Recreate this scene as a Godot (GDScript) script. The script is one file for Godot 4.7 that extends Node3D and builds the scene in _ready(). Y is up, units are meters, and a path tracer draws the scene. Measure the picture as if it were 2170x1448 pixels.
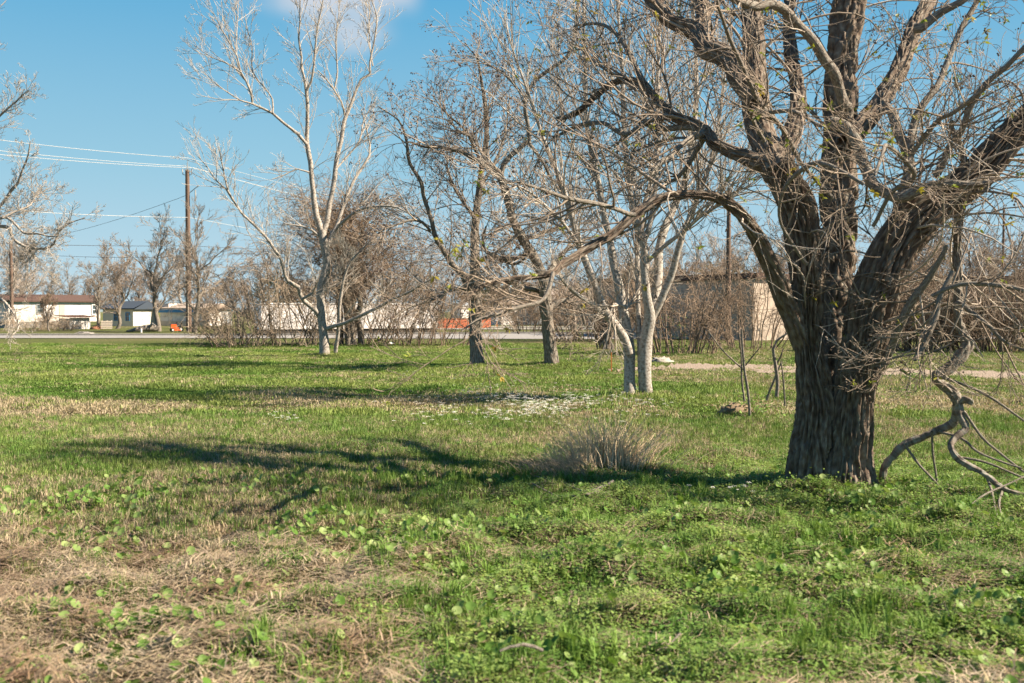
extends Node3D

const FOCAL := 2110.0
const MID_X := 1085.0
const MID_Y := 724.0
const EYE := 1.6

var view_basis := Basis(Vector3.RIGHT, -atan(66.0 / 2110.0))
var rng := RandomNumberGenerator.new()
var taken := {}
var mats := {}
var circles := {}
var lump := FastNoiseLite.new()
var patch := FastNoiseLite.new()
var fine := FastNoiseLite.new()
var ridge := FastNoiseLite.new()


# ---------------------------------------------------------------- geometry collector
class Acc:
	var v := PackedVector3Array()
	var n := PackedVector3Array()
	var uv := PackedVector2Array()
	var c := PackedColorArray()
	var ix := PackedInt32Array()
	var plain := true
	func mesh(m: Material) -> ArrayMesh:
		var a := []
		a.resize(Mesh.ARRAY_MAX)
		a[Mesh.ARRAY_VERTEX] = v
		a[Mesh.ARRAY_NORMAL] = n
		if uv.size() == v.size():
			a[Mesh.ARRAY_TEX_UV] = uv
		if c.size() == v.size():
			a[Mesh.ARRAY_COLOR] = c
		a[Mesh.ARRAY_INDEX] = ix
		var r := ArrayMesh.new()
		r.add_surface_from_arrays(Mesh.PRIMITIVE_TRIANGLES, a)
		r.surface_set_material(0, m)
		return r
	func quad(p0: Vector3, p1: Vector3, p2: Vector3, p3: Vector3, nn: Vector3, col: Color) -> void:
		var b := v.size()
		v.append(p0); v.append(p1); v.append(p2); v.append(p3)
		for k in 4:
			n.append(nn); c.append(col)
		var face := (p0 - p2).cross(p0 - p1)
		if face.dot(nn) >= 0.0:
			ix.append_array(PackedInt32Array([b, b + 1, b + 2, b, b + 2, b + 3]))
		else:
			ix.append_array(PackedInt32Array([b, b + 2, b + 1, b, b + 3, b + 2]))
	func tri(p0: Vector3, p1: Vector3, p2: Vector3, nn: Vector3, col: Color) -> void:
		var b := v.size()
		v.append(p0); v.append(p1); v.append(p2)
		for k in 3:
			n.append(nn); c.append(col)
		if (p0 - p2).cross(p0 - p1).dot(nn) >= 0.0:
			ix.append_array(PackedInt32Array([b, b + 1, b + 2]))
		else:
			ix.append_array(PackedInt32Array([b, b + 2, b + 1]))
	func box(lo: Vector3, hi: Vector3, col := Color.WHITE) -> void:
		var x := [lo.x, hi.x]; var y := [lo.y, hi.y]; var z := [lo.z, hi.z]
		for s in 2:
			quad(Vector3(x[s], y[0], z[0]), Vector3(x[s], y[1], z[0]), Vector3(x[s], y[1], z[1]), Vector3(x[s], y[0], z[1]), Vector3(2.0 * s - 1.0, 0, 0), col)
			quad(Vector3(x[0], y[s], z[0]), Vector3(x[1], y[s], z[0]), Vector3(x[1], y[s], z[1]), Vector3(x[0], y[s], z[1]), Vector3(0, 2.0 * s - 1.0, 0), col)
			quad(Vector3(x[0], y[0], z[s]), Vector3(x[1], y[0], z[s]), Vector3(x[1], y[1], z[s]), Vector3(x[0], y[1], z[s]), Vector3(0, 0, 2.0 * s - 1.0), col)


# ---------------------------------------------------------------- naming and bookkeeping
func numbered(called: String) -> String:
	if not taken.has(called):
		taken[called] = 0
		return called
	taken[called] += 1
	return "%s_%03d" % [called, taken[called]]

func tag(o: Node, label: String, category: String, group := "") -> void:
	o.set_meta("label", label)
	o.set_meta("category", category)
	if group:
		o.set_meta("group", group)

func thing(called: String, label: String, category: String, where := Vector3.ZERO, turn := 0.0, group := "") -> Node3D:
	var o := Node3D.new()
	o.name = numbered(called)
	add_child(o)
	o.position = where
	o.rotation.y = turn
	tag(o, label, category, group)
	return o

func part(called: String, mesh: Mesh, parent: Node3D, where := Vector3.ZERO) -> MeshInstance3D:
	var o := MeshInstance3D.new()
	o.name = called
	o.mesh = mesh
	o.position = where
	parent.add_child(o, true)
	return o

func in_world(called: String, A: Acc, m: Material, parent: Node3D) -> MeshInstance3D:
	return part(called, A.mesh(m), parent, -parent.position)

func structure(called: String, mesh: Mesh) -> MeshInstance3D:
	var o := MeshInstance3D.new()
	o.name = numbered(called)
	o.mesh = mesh
	o.set_meta("kind", "structure")
	add_child(o)
	return o


# ---------------------------------------------------------------- where things stand
func sight(px: float, py: float) -> Vector3:
	return view_basis * Vector3((px - MID_X) / FOCAL, -(py - MID_Y) / FOCAL, -1.0)

func at(px: float, py: float, depth: float) -> Vector3:
	var s := sight(px, py)
	return Vector3(0, EYE, 0) + s * (depth / -s.z)

func depth_of(py: float) -> float:
	return EYE * FOCAL / (py - 658.0)

func foot(px: float, depth: float) -> Vector3:
	var x := (px - MID_X) / FOCAL * depth
	return Vector3(x, land(x, -depth), -depth)

func land(x: float, z: float) -> float:
	var d := -z
	var h := lump.get_noise_2d(x, z) * 0.05
	var near := clampf((12.0 - d) / 5.0, 0.0, 1.0)
	h += near * 0.11 * lump.get_noise_2d(x * 4.0 + 31.0, z * 4.0) + near * 0.05 * lump.get_noise_2d(x * 11.0 + 3.0, z * 11.0)
	h *= clampf((52.0 - d) / 8.0, 0.0, 1.0)
	# the dirt mounds round the trees
	for m in MOUNDS:
		var q: float = Vector2(x - m[0], z - m[1]).length_squared() / (m[2] * m[2])
		if q < 6.0:
			h += m[3] * exp(-q)
	return h

const MOUNDS := [[2.15, -17.6, 0.7, 0.13], [-1.0, -27.7, 1.0, 0.12], [1.1, -27.7, 1.0, 0.14], [-6.45, -34.0, 0.9, 0.10], [2.86, -9.0, 0.75, 0.05], [3.39, -14.9, 0.3, 0.12]]


# ---------------------------------------------------------------- tubes
func circle(sides: int) -> PackedVector2Array:
	if not circles.has(sides):
		var a := PackedVector2Array()
		for j in sides + 1:
			a.append(Vector2(cos(TAU * j / sides), sin(TAU * j / sides)))
		circles[sides] = a
	return circles[sides]

func tube(A: Acc, pts: PackedVector3Array, rad: PackedFloat32Array, sides: int, col: Color) -> void:
	var ring := circle(sides)
	var count := sides if A.plain else sides + 1
	var m := pts.size()
	var base := A.v.size()
	var T := (pts[1] - pts[0]).normalized()
	var N := T.cross(Vector3.UP if absf(T.y) < 0.9 else Vector3.RIGHT).normalized()
	var along := 0.0
	var around := maxf(1.0, roundf(rad[0] * TAU * 2.0))
	for i in m:
		if i > 0:
			along += pts[i].distance_to(pts[i - 1])
		if i > 0 and i < m - 1:
			T = (pts[i + 1] - pts[i - 1]).normalized()
		elif i == m - 1:
			T = (pts[i] - pts[i - 1]).normalized()
		N = (N - T * N.dot(T)).normalized()
		var B := T.cross(N)
		var r := rad[i]
		var p := pts[i]
		for j in count:
			var o := N * ring[j].x + B * ring[j].y
			A.v.append(p + o * r)
			A.n.append(o)
			A.c.append(col)
			if not A.plain:
				A.uv.append(Vector2(around * j / sides, along))
	for i in m - 1:
		for j in sides:
			var a := base + i * count + j
			var b := base + i * count + ((j + 1) % count)
			A.ix.append(a); A.ix.append(a + count); A.ix.append(b)
			A.ix.append(b); A.ix.append(a + count); A.ix.append(b + count)

func smooth_line(pts: PackedVector3Array, rad: PackedFloat32Array, step: float, shake: float) -> Array:
	var op := PackedVector3Array()
	var orad := PackedFloat32Array()
	var m := pts.size()
	for i in m - 1:
		var p0 := pts[maxi(i - 1, 0)]
		var p1 := pts[i]
		var p2 := pts[i + 1]
		var p3 := pts[mini(i + 2, m - 1)]
		var k := maxi(1, int(p1.distance_to(p2) / step))
		for s in k:
			var t := float(s) / k
			var q := p1.cubic_interpolate(p2, p0, p3, t)
			var r := lerpf(rad[i], rad[i + 1], t)
			if shake > 0.0 and (i > 0 or s > 0):
				q += Vector3(fine.get_noise_3d(q.x * 9.0, q.y * 9.0, q.z * 9.0), fine.get_noise_3d(q.y * 9.0 + 40.0, q.z * 9.0, q.x * 9.0), fine.get_noise_3d(q.z * 9.0 + 90.0, q.x * 9.0, q.y * 9.0)) * shake * r
			op.append(q)
			orad.append(r * (1.0 + 0.12 * fine.get_noise_3d(q.x * 14.0, q.y * 14.0, q.z * 14.0)))
	op.append(pts[m - 1])
	orad.append(rad[m - 1])
	return [op, orad]

# a limb drawn as x, y, half width triples in the photograph, standing between two depths
func traced(a: Array, d0: float, d1: float, step := 0.15, shake := 0.5) -> Array:
	var pts := PackedVector3Array()
	var rad := PackedFloat32Array()
	var m := a.size() / 3
	for i in m:
		var t := float(i) / (m - 1)
		var d := lerpf(d0, d1, t)
		pts.append(at(a[i * 3], a[i * 3 + 1], d))
		rad.append(a[i * 3 + 2] * d / FOCAL)
	return smooth_line(pts, rad, step, shake)

# rough bark: a tube whose surface is really furrowed
func bark(A: Acc, line: Array, sides: int, deep: float, across: float, lengthwise: float, flare := 0.0, lobes := 0.0) -> void:
	var pts: PackedVector3Array = line[0]
	var rad: PackedFloat32Array = line[1]
	var ring := circle(sides)
	var m := pts.size()
	var base := A.v.size()
	var T := (pts[1] - pts[0]).normalized()
	var N := T.cross(Vector3.BACK).normalized()
	var along := 0.0
	var seed_at := pts[0].x * 7.0
	var R0 := rad[mini(3, m - 1)]
	for i in m:
		if i > 0:
			along += pts[i].distance_to(pts[i - 1])
		if i > 0 and i < m - 1:
			T = (pts[i + 1] - pts[i - 1]).normalized()
		N = (N - T * N.dot(T)).normalized()
		var B := T.cross(N)
		var r := rad[i] * (1.0 + flare * exp(-along / 0.22))
		for j in sides + 1:
			var cx := ring[j].x
			var cy := ring[j].y
			var o := N * cx + B * cy
			var q := Vector3(cx * R0 * across, along * lengthwise, cy * R0 * across)
			var h := ridge.get_noise_3d(q.x + seed_at, q.y, q.z)
			var h2 := fine.get_noise_3d(q.x * 2.1, q.y * 6.0 + seed_at, q.z * 2.1)
			var big := fine.get_noise_3d(cx * 1.3 + seed_at, along * 0.9, cy * 1.3)
			var rr := r * (1.0 + lobes * big * (1.0 + 1.2 * exp(-along / 0.35))) + deep * (0.4 - 1.35 * smoothstep(0.05, 0.75, h)) + deep * 0.30 * h2 - deep * 0.35 * smoothstep(0.5, 0.9, ridge.get_noise_3d(q.x * 0.6 + 50.0, along * across * 0.4, q.z * 0.6 + seed_at))
			A.v.append(pts[i] + o * maxf(rr, r * 0.6))
			A.n.append(o)
			A.uv.append(Vector2(float(j) / sides * roundf(R0 * TAU * 2.0), along))
			A.c.append(Color.WHITE)
	var count := sides + 1
	for i in m - 1:
		for j in sides:
			var a := base + i * count + j
			A.ix.append(a); A.ix.append(a + count); A.ix.append(a + 1)
			A.ix.append(a + 1); A.ix.append(a + count); A.ix.append(a + count + 1)
	# true normals of the furrowed surface
	var nn := PackedVector3Array()
	nn.resize(m * count)
	for i in m:
		var iu := mini(i + 1, m - 1)
		var id := maxi(i - 1, 0)
		for j in count:
			var jn := (j + 1) % sides
			var jp := (j + sides - 1) % sides
			var du := A.v[base + i * count + jn] - A.v[base + i * count + jp]
			var dv := A.v[base + iu * count + j] - A.v[base + id * count + j]
			A.n[base + i * count + j] = du.cross(dv).normalized()


# ---------------------------------------------------------------- growing twigs
class Style:
	var levels := 2
	var kids := [6, 5, 4]
	var ratio := 0.55
	var angle := 0.8
	var wiggle := 0.25
	var rise := 0.15
	var seg := 0.14
	var least := 0.0024
	var thin := 0.012
	var tone := Color(0.4, 0.35, 0.3)
	var spread := 0.2
	var tips := PackedVector3Array()
	var stop_low := 0.06
	var curl := 0.16
	var coarse := 0.006

func grow(A: Acc, p: Vector3, dir: Vector3, length: float, r: float, level: int, s: Style) -> void:
	var k := clampi(int(length / s.seg), 3, 8)
	var pts := PackedVector3Array([p])
	var rad := PackedFloat32Array([r])
	var d := dir
	var step := length / k
	var end_r := maxf(r * 0.3, s.least)
	var q := p
	var bend := Vector3(rng.randf_range(-1, 1), rng.randf_range(-1, 1), rng.randf_range(-1, 1)) * s.curl
	for i in k:
		d = (d + bend + Vector3(rng.randf_range(-1, 1), rng.randf_range(-1, 1) + s.rise * 2.0, rng.randf_range(-1, 1)) * s.wiggle).normalized()
		q += d * step
		if q.y < s.stop_low:
			q.y = s.stop_low + rng.randf() * 0.03
			d.y = absf(d.y) * 0.3
		pts.append(q)
		rad.append(lerpf(r, end_r, float(i + 1) / k))
	var tone := s.tone * rng.randf_range(1.0 - s.spread, 1.0 + s.spread)
	tube(A, pts, rad, 3 if r < s.coarse else (4 if r < 0.014 else 6), tone)
	if level >= s.levels:
		s.tips.append(q)
		return
	var many: int = s.kids[level]
	for c in many:
		var t := rng.randf_range(0.18, 1.0)
		var f := t * k
		var i := mini(int(f), k - 1)
		var at_p := pts[i].lerp(pts[i + 1], f - i)
		var tan_d := (pts[i + 1] - pts[i]).normalized()
		var side := tan_d.cross(Vector3(rng.randf_range(-1, 1), rng.randf_range(-1, 1), rng.randf_range(-1, 1))).normalized()
		var a := s.angle * rng.randf_range(0.6, 1.3)
		var nd := (tan_d * cos(a) + side * sin(a) + Vector3.UP * s.rise).normalized()
		var nl := length * s.ratio * rng.randf_range(0.55, 1.15) * (1.15 - 0.5 * t)
		grow(A, at_p, nd, nl, maxf(minf(rad[i] * 0.62, nl * s.thin), s.least), level + 1, s)

func sprout(A: Acc, line: Array, many: int, from_t: float, length: float, s: Style, to_t := 1.0, lean := Vector3.ZERO) -> void:
	var pts: PackedVector3Array = line[0]
	var rad: PackedFloat32Array = line[1]
	var m := pts.size()
	for c in many:
		var t := lerpf(from_t, to_t, (c + rng.randf()) / many)
		var i := clampi(int(t * (m - 1)), 0, m - 2)
		var tan_d := (pts[i + 1] - pts[i]).normalized()
		var side := tan_d.cross(Vector3(rng.randf_range(-1, 1), rng.randf_range(-1, 1), rng.randf_range(-1, 1))).normalized()
		var a := s.angle * rng.randf_range(0.7, 1.3)
		var nd := (tan_d * cos(a) + side * sin(a) + Vector3.UP * s.rise + lean).normalized()
		var nl := length * rng.randf_range(0.5, 1.2) * (1.1 - 0.4 * t)
		grow(A, pts[i], nd, nl, maxf(minf(rad[i] * 0.55, nl * s.thin), s.least), 0, s)

func style(levels: int, kids: Array, tone: Color, angle := 0.8, rise := 0.15, wiggle := 0.25, ratio := 0.55) -> Style:
	var s := Style.new()
	s.levels = levels
	s.kids = kids
	s.tone = tone
	s.angle = angle
	s.rise = rise
	s.wiggle = wiggle
	s.ratio = ratio
	return s


# ---------------------------------------------------------------- materials
func lin(r: float, g: float, b: float) -> Color:
	return Color(r, g, b).linear_to_srgb()

func speckle(tones: Array, stops: Array, freq: float, kind: int, seed_n: int, size := 512, fractal := FastNoiseLite.FRACTAL_FBM) -> NoiseTexture2D:
	var f := FastNoiseLite.new()
	f.seed = seed_n
	f.noise_type = kind
	f.frequency = freq
	f.fractal_type = fractal
	f.fractal_octaves = 4
	var g := Gradient.new()
	g.offsets = PackedFloat32Array(stops)
	var cs := PackedColorArray()
	for t in tones:
		cs.append((t as Color).linear_to_srgb())
	g.colors = cs
	var tex := NoiseTexture2D.new()
	tex.width = size
	tex.height = size
	tex.seamless = true
	tex.noise = f
	tex.color_ramp = g
	return tex

func height_tex(freq: float, seed_n: int, fractal := FastNoiseLite.FRACTAL_RIDGED) -> NoiseTexture2D:
	var f := FastNoiseLite.new()
	f.seed = seed_n
	f.frequency = freq
	f.fractal_type = fractal
	f.fractal_octaves = 4
	var tex := NoiseTexture2D.new()
	tex.width = 512
	tex.height = 512
	tex.seamless = true
	tex.noise = f
	return tex

func mat(called: String, c: Color, rough := 0.85, texture: Texture2D = null, scale := Vector3.ONE, bump: Texture2D = null, bump_cm := 0.0) -> StandardMaterial3D:
	var m := StandardMaterial3D.new()
	m.resource_name = called
	m.albedo_color = c.linear_to_srgb()
	m.roughness = rough
	m.metallic_specular = 0.3
	if texture:
		m.albedo_texture = texture
		m.uv1_scale = scale
	if bump:
		m.heightmap_enabled = true
		m.heightmap_texture = bump
		m.heightmap_scale = bump_cm
		m.uv1_scale = scale
	mats[called] = m
	return m

func over_world(m: StandardMaterial3D, scale: float) -> StandardMaterial3D:
	m.uv1_triplanar = true
	m.uv1_scale = Vector3.ONE * scale
	return m

func tinted(called: String, rough := 0.8, through := Color.BLACK) -> StandardMaterial3D:
	var m := mat(called, Color.WHITE, rough)
	m.vertex_color_use_as_albedo = true
	m.metallic_specular = 0.25
	if through != Color.BLACK:
		m.backlight_enabled = true
		m.backlight = through.linear_to_srgb()
	return m

func make_materials() -> void:
	var W := Color.WHITE
	var furrow := height_tex(0.012, 5)
	var bark_tex := speckle([Color(0.07, 0.048, 0.036), Color(0.122, 0.092, 0.072), Color(0.163, 0.134, 0.108), Color(0.25, 0.24, 0.205)], [0.0, 0.38, 0.62, 1.0], 0.02, FastNoiseLite.TYPE_SIMPLEX_SMOOTH, 3)
	mat("old_bark", W, 0.95, bark_tex, Vector3(1.0, 0.8, 1))
	var grey_tex := speckle([Color(0.087, 0.067, 0.052), Color(0.157, 0.131, 0.107), Color(0.220, 0.197, 0.168), Color(0.290, 0.278, 0.249)], [0.0, 0.4, 0.65, 1.0], 0.022, FastNoiseLite.TYPE_SIMPLEX_SMOOTH, 8)
	mat("grey_bark", W, 0.95, grey_tex, Vector3(1.0, 0.5, 1), furrow, 1.2)
	var limb_tex := speckle([Color(0.075, 0.061, 0.049), Color(0.174, 0.145, 0.122), Color(0.244, 0.232, 0.203), Color(0.209, 0.215, 0.162)], [0.0, 0.42, 0.7, 1.0], 0.03, FastNoiseLite.TYPE_SIMPLEX_SMOOTH, 21)
	mat("lichen_bark", W, 0.95, limb_tex, Vector3(1.0, 1.2, 1), furrow, 0.5)
	var pale_tex := speckle([Color(0.085, 0.065, 0.05), Color(0.24, 0.21, 0.18), Color(0.33, 0.30, 0.27), Color(0.39, 0.365, 0.335)], [0.0, 0.36, 0.55, 1.0], 0.012, FastNoiseLite.TYPE_SIMPLEX_SMOOTH, 12)
	mat("pale_bark", W, 0.9, pale_tex, Vector3(1.0, 2.0, 1), furrow, 0.25)
	var birch_tex := speckle([Color(0.10, 0.08, 0.066), Color(0.24, 0.21, 0.18), Color(0.32, 0.295, 0.265), Color(0.385, 0.365, 0.335)], [0.0, 0.30, 0.48, 1.0], 0.012, FastNoiseLite.TYPE_SIMPLEX_SMOOTH, 31)
	mat("birch_bark", W, 0.85, birch_tex, Vector3(0.8, 2.6, 1), furrow, 0.2)
	tinted("twig", 0.9)
	tinted("pod", 0.8)
	tinted("leaf", 0.42, Color(0.7, 0.7, 0.4))
	tinted("grass", 0.6, Color(0.5, 0.5, 0.35))
	tinted("straw", 0.8, Color(0.3, 0.3, 0.25))
	tinted("petal", 0.7, Color(0.4, 0.4, 0.4))
	tinted("soil", 1.0)
	over_world(mats["soil"], 1.6)
	mats["soil"].albedo_texture = speckle([Color(0.55, 0.55, 0.55), Color(0.85, 0.85, 0.85), Color(1, 1, 1)], [0.0, 0.5, 1.0], 0.03, FastNoiseLite.TYPE_SIMPLEX_SMOOTH, 44)
	mats["soil"].uv1_world_triplanar = true
	mats["soil"].heightmap_enabled = true
	mats["soil"].heightmap_texture = height_tex(0.05, 14, FastNoiseLite.FRACTAL_FBM)
	mats["soil"].heightmap_scale = 3.0
	over_world(mat("asphalt", W, 0.95, speckle([Color(0.16, 0.15, 0.15), Color(0.23, 0.22, 0.21), Color(0.29, 0.275, 0.265)], [0.0, 0.5, 1.0], 0.02, FastNoiseLite.TYPE_SIMPLEX_SMOOTH, 6)), 0.3)
	over_world(mat("concrete", W, 0.95, speckle([Color(0.22, 0.205, 0.18), Color(0.30, 0.28, 0.25), Color(0.36, 0.34, 0.31)], [0.0, 0.5, 1.0], 0.02, FastNoiseLite.TYPE_SIMPLEX_SMOOTH, 7)), 0.5)
	over_world(mat("dirt", W, 1.0, speckle([Color(0.16, 0.12, 0.085), Color(0.27, 0.215, 0.17), Color(0.35, 0.295, 0.245)], [0.0, 0.5, 1.0], 0.03, FastNoiseLite.TYPE_SIMPLEX_SMOOTH, 9), Vector3.ONE, height_tex(0.04, 3, FastNoiseLite.FRACTAL_FBM), 3.0), 0.8)
	over_world(mat("tan_panel", W, 0.9, speckle([Color(0.27, 0.22, 0.18), Color(0.38, 0.315, 0.26), Color(0.44, 0.375, 0.31)], [0.0, 0.45, 1.0], 0.012, FastNoiseLite.TYPE_SIMPLEX_SMOOTH, 17)), 0.35)
	over_world(mat("white_siding", W, 0.7, speckle([Color(0.42, 0.39, 0.37), Color(0.58, 0.55, 0.53), Color(0.66, 0.63, 0.61)], [0.0, 0.4, 1.0], 0.01, FastNoiseLite.TYPE_SIMPLEX_SMOOTH, 18)), 0.3)
	mat("white_paint", Color(0.78, 0.77, 0.75), 0.6)
	mat("teal_trim", Color(0.30, 0.48, 0.46), 0.7)
	over_world(mat("brown_shingle", W, 0.95, speckle([Color(0.05, 0.033, 0.028), Color(0.085, 0.053, 0.045), Color(0.12, 0.08, 0.065)], [0.0, 0.5, 1.0], 0.03, FastNoiseLite.TYPE_SIMPLEX_SMOOTH, 19)), 0.5)
	over_world(mat("tan_shingle", W, 0.95, speckle([Color(0.20, 0.16, 0.13), Color(0.30, 0.245, 0.205), Color(0.36, 0.30, 0.25)], [0.0, 0.5, 1.0], 0.03, FastNoiseLite.TYPE_SIMPLEX_SMOOTH, 20)), 0.5)
	over_world(mat("rust_metal", W, 0.8, speckle([Color(0.16, 0.07, 0.04), Color(0.27, 0.13, 0.075), Color(0.36, 0.22, 0.15)], [0.0, 0.5, 1.0], 0.03, FastNoiseLite.TYPE_SIMPLEX_SMOOTH, 22)), 0.6)
	over_world(mat("brick_dark", W, 0.95, speckle([Color(0.10, 0.075, 0.06), Color(0.17, 0.125, 0.10), Color(0.23, 0.175, 0.14)], [0.0, 0.5, 1.0], 0.05, FastNoiseLite.TYPE_SIMPLEX_SMOOTH, 23)), 0.6)
	over_world(mat("brick_red", W, 0.9, speckle([Color(0.26, 0.075, 0.04), Color(0.42, 0.12, 0.065), Color(0.52, 0.19, 0.11)], [0.0, 0.5, 1.0], 0.05, FastNoiseLite.TYPE_SIMPLEX_SMOOTH, 24)), 0.6)
	mat("slate_siding", Color(0.042, 0.055, 0.075), 0.8)
	mat("grey_siding", Color(0.23, 0.26, 0.28), 0.8)
	mat("skirting", Color(0.22, 0.22, 0.21), 0.85)
	mat("cream_wall", Color(0.52, 0.50, 0.42), 0.85)
	mat("blue_paint", Color(0.06, 0.20, 0.38), 0.6)
	mat("steel_and_bay_shade", Color(0.06, 0.055, 0.05), 0.8)  # underframe steel; also the shade painted into the garage bay
	var glass := mat("window_glass", Color(0.06, 0.08, 0.09), 0.12)
	glass.metallic_specular = 0.5
	over_world(mat("pole_wood", W, 0.95, speckle([Color(0.07, 0.045, 0.035), Color(0.13, 0.09, 0.07), Color(0.19, 0.14, 0.115)], [0.0, 0.5, 1.0], 0.03, FastNoiseLite.TYPE_SIMPLEX_SMOOTH, 25)), 0.9)
	over_world(mat("worn_wood", W, 0.95, speckle([Color(0.30, 0.24, 0.19), Color(0.48, 0.41, 0.34), Color(0.58, 0.52, 0.45)], [0.0, 0.5, 1.0], 0.04, FastNoiseLite.TYPE_SIMPLEX_SMOOTH, 26)), 1.0)
	var steel := mat("galvanised", Color(0.42, 0.43, 0.43), 0.5)
	steel.metallic = 0.5
	mat("sign_back", Color(0.62, 0.64, 0.64), 0.5)
	mat("sign_green", Color(0.10, 0.34, 0.31), 0.5)
	mat("wire_pale", Color(0.42, 0.42, 0.41), 0.6)
	mat("wire_dark", Color(0.05, 0.05, 0.055), 0.7)
	mat("orange_paint", Color(0.62, 0.10, 0.02), 0.4)
	mat("rubber", Color(0.02, 0.02, 0.02), 0.85)
	mat("black_plastic", Color(0.03, 0.03, 0.03), 0.6)
	mat("insulator", Color(0.30, 0.30, 0.30), 0.4)
	mat("plastic_bag", Color(0.72, 0.75, 0.76), 0.5)
	mat("stake_orange", Color(0.55, 0.20, 0.06), 0.7)
	mat("brown_bush", Color(0.2, 0.15, 0.1), 0.9)


# ---------------------------------------------------------------- sky
const EXPOSE := 3.25

func sky_image() -> Image:
	var w := 1024
	var h := 512
	var im := Image.create(w, h, false, Image.FORMAT_RGBF)
	var puff := FastNoiseLite.new()
	puff.seed = 77
	puff.frequency = 0.06
	puff.fractal_octaves = 5
	# azimuth and height of each cloud, how wide and how high it is, all in degrees
	var clouds := [[-10.0, 19.2, 5.6, 5.4], [48, 24, 9, 4], [95, 30, 12, 5], [140, 22, 8, 4], [-170, 27, 12, 5], [-120, 21, 9, 4], [-70, 29, 10, 5]]
	var low := Vector3(0.57, 0.745, 0.83)
	var mid := Vector3(0.325, 0.60, 0.765)
	var high := Vector3(0.112, 0.42, 0.70)
	var top := Vector3(0.035, 0.17, 0.45)
	for y in h:
		var up := 90.0 - (y + 0.5) / h * 180.0
		if up < -2.0:
			for x in w:
				im.set_pixel(x, y, Color(0.16, 0.17, 0.12))
			continue
		var c: Vector3
		if up < 8.0:
			c = low.lerp(mid, clampf(up / 8.0, 0, 1))
		elif up < 18.0:
			c = mid.lerp(high, (up - 8.0) / 10.0)
		else:
			c = high.lerp(top, sqrt((up - 18.0) / 72.0))
		for x in w:
			var az := fposmod((x + 0.5) / w * 360.0 + 180.0, 360.0) - 180.0
			var white := 0.0
			for k in clouds:
				var dx := fposmod(az - k[0] + 180.0, 360.0) - 180.0
				var q := pow(dx / k[2], 2) + pow((up - k[1]) / k[3], 2)
				if q < 4.0:
					var e := 1.0 - q + 0.45 * puff.get_noise_2d(dx * 3.0, up * 4.0 + k[0])
					white = maxf(white, smoothstep(0.0, 0.75, e))
			var o := c.lerp(Vector3(0.70, 0.72, 0.77), white * 0.85) / EXPOSE
			im.set_pixel(x, y, Color(o.x, o.y, o.z))
	return im

func make_light() -> void:
	var cam := Camera3D.new()
	cam.name = "camera"
	cam.fov = rad_to_deg(2.0 * atan(724.0 / FOCAL))
	cam.transform = Transform3D(view_basis, Vector3(0, EYE, 0))
	cam.near = 0.1
	cam.far = 1500.0
	var lens := CameraAttributesPhysical.new()
	lens.frustum_focal_length = 51.0
	lens.frustum_focus_distance = 17.0
	lens.exposure_aperture = 4.6
	lens.exposure_multiplier = 1.0
	cam.attributes = lens
	cam.fov = rad_to_deg(2.0 * atan(724.0 / FOCAL))
	add_child(cam)
	cam.current = true
	var env := Environment.new()
	env.background_mode = Environment.BG_SKY
	var sky := Sky.new()
	var pan := PanoramaSkyMaterial.new()
	pan.panorama = ImageTexture.create_from_image(sky_image())
	sky.sky_material = pan
	env.sky = sky
	env.tonemap_mode = Environment.TONE_MAPPER_LINEAR
	env.tonemap_exposure = EXPOSE
	env.sdfgi_enabled = true
	env.ssao_enabled = true
	env.ssil_enabled = true
	var we := WorldEnvironment.new()
	we.name = "surroundings"
	we.environment = env
	add_child(we)
	var sun := DirectionalLight3D.new()
	sun.name = "sun"
	sun.light_energy = 1.6
	sun.light_color = Color(1.0, 0.93, 0.83)
	sun.light_angular_distance = 0.5
	sun.shadow_enabled = true
	var el := deg_to_rad(40.0)
	var az := deg_to_rad(10.0)
	var to_sun := Vector3(cos(el) * cos(az), sin(el), cos(el) * sin(az))
	sun.transform = Transform3D(Basis.looking_at(-to_sun, Vector3.UP), Vector3(20, 20, 0))
	add_child(sun)


# ---------------------------------------------------------------- the ground
# how dry (0 green, 1 straw) and how weedy the sward is at a place
func dryness(x: float, z: float) -> float:
	var d := -z
	var n := patch.get_noise_2d(x, z)
	var f := patch.get_noise_2d(x * 3.3 + 60.0, z * 3.3)
	var v := 0.0
	if d < 9.5:
		# straw on the left near the camera, weeds on the right
		var edge := -0.55 + (d - 4.2) * -0.22
		v = clampf(0.40 - (x - edge) * 0.42, 0.06, 0.80) + n * 0.55 + f * 0.4
		if d < 4.9:
			v += (4.9 - d) * (0.45 + n * 0.8)
	elif d < 22.0:
		v = clampf(0.50 - x * 0.05, 0.10, 0.60) + n * 1.15 + f * 0.55
		v = lerpf(v, 0.12 + n * 0.35, clampf((d - 16.0) / 5.0, 0, 1))
	else:
		v = 0.12 + n * 0.35
		if x > 3.0:
			v += 0.30
	if d > 12.0 and d <= 22.0 and x > 5.0:
		v += 0.35
	return clampf(v, 0.0, 1.0)

func weediness(x: float, z: float) -> float:
	var d := -z
	if d > 10.5:
		return clampf(0.12 + patch.get_noise_2d(x * 1.7 - 80.0, z * 1.7) * 0.8, 0.0, 0.6)
	var edge := -1.1 + (d - 4.2) * 0.12
	return clampf(0.45 + (x - edge) * 0.45 + patch.get_noise_2d(x * 2.2 - 80.0, z * 2.2) * 0.7 - clampf((d - 7.8) / 1.5, 0, 1) * 0.6, 0.0, 1.0)

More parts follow.
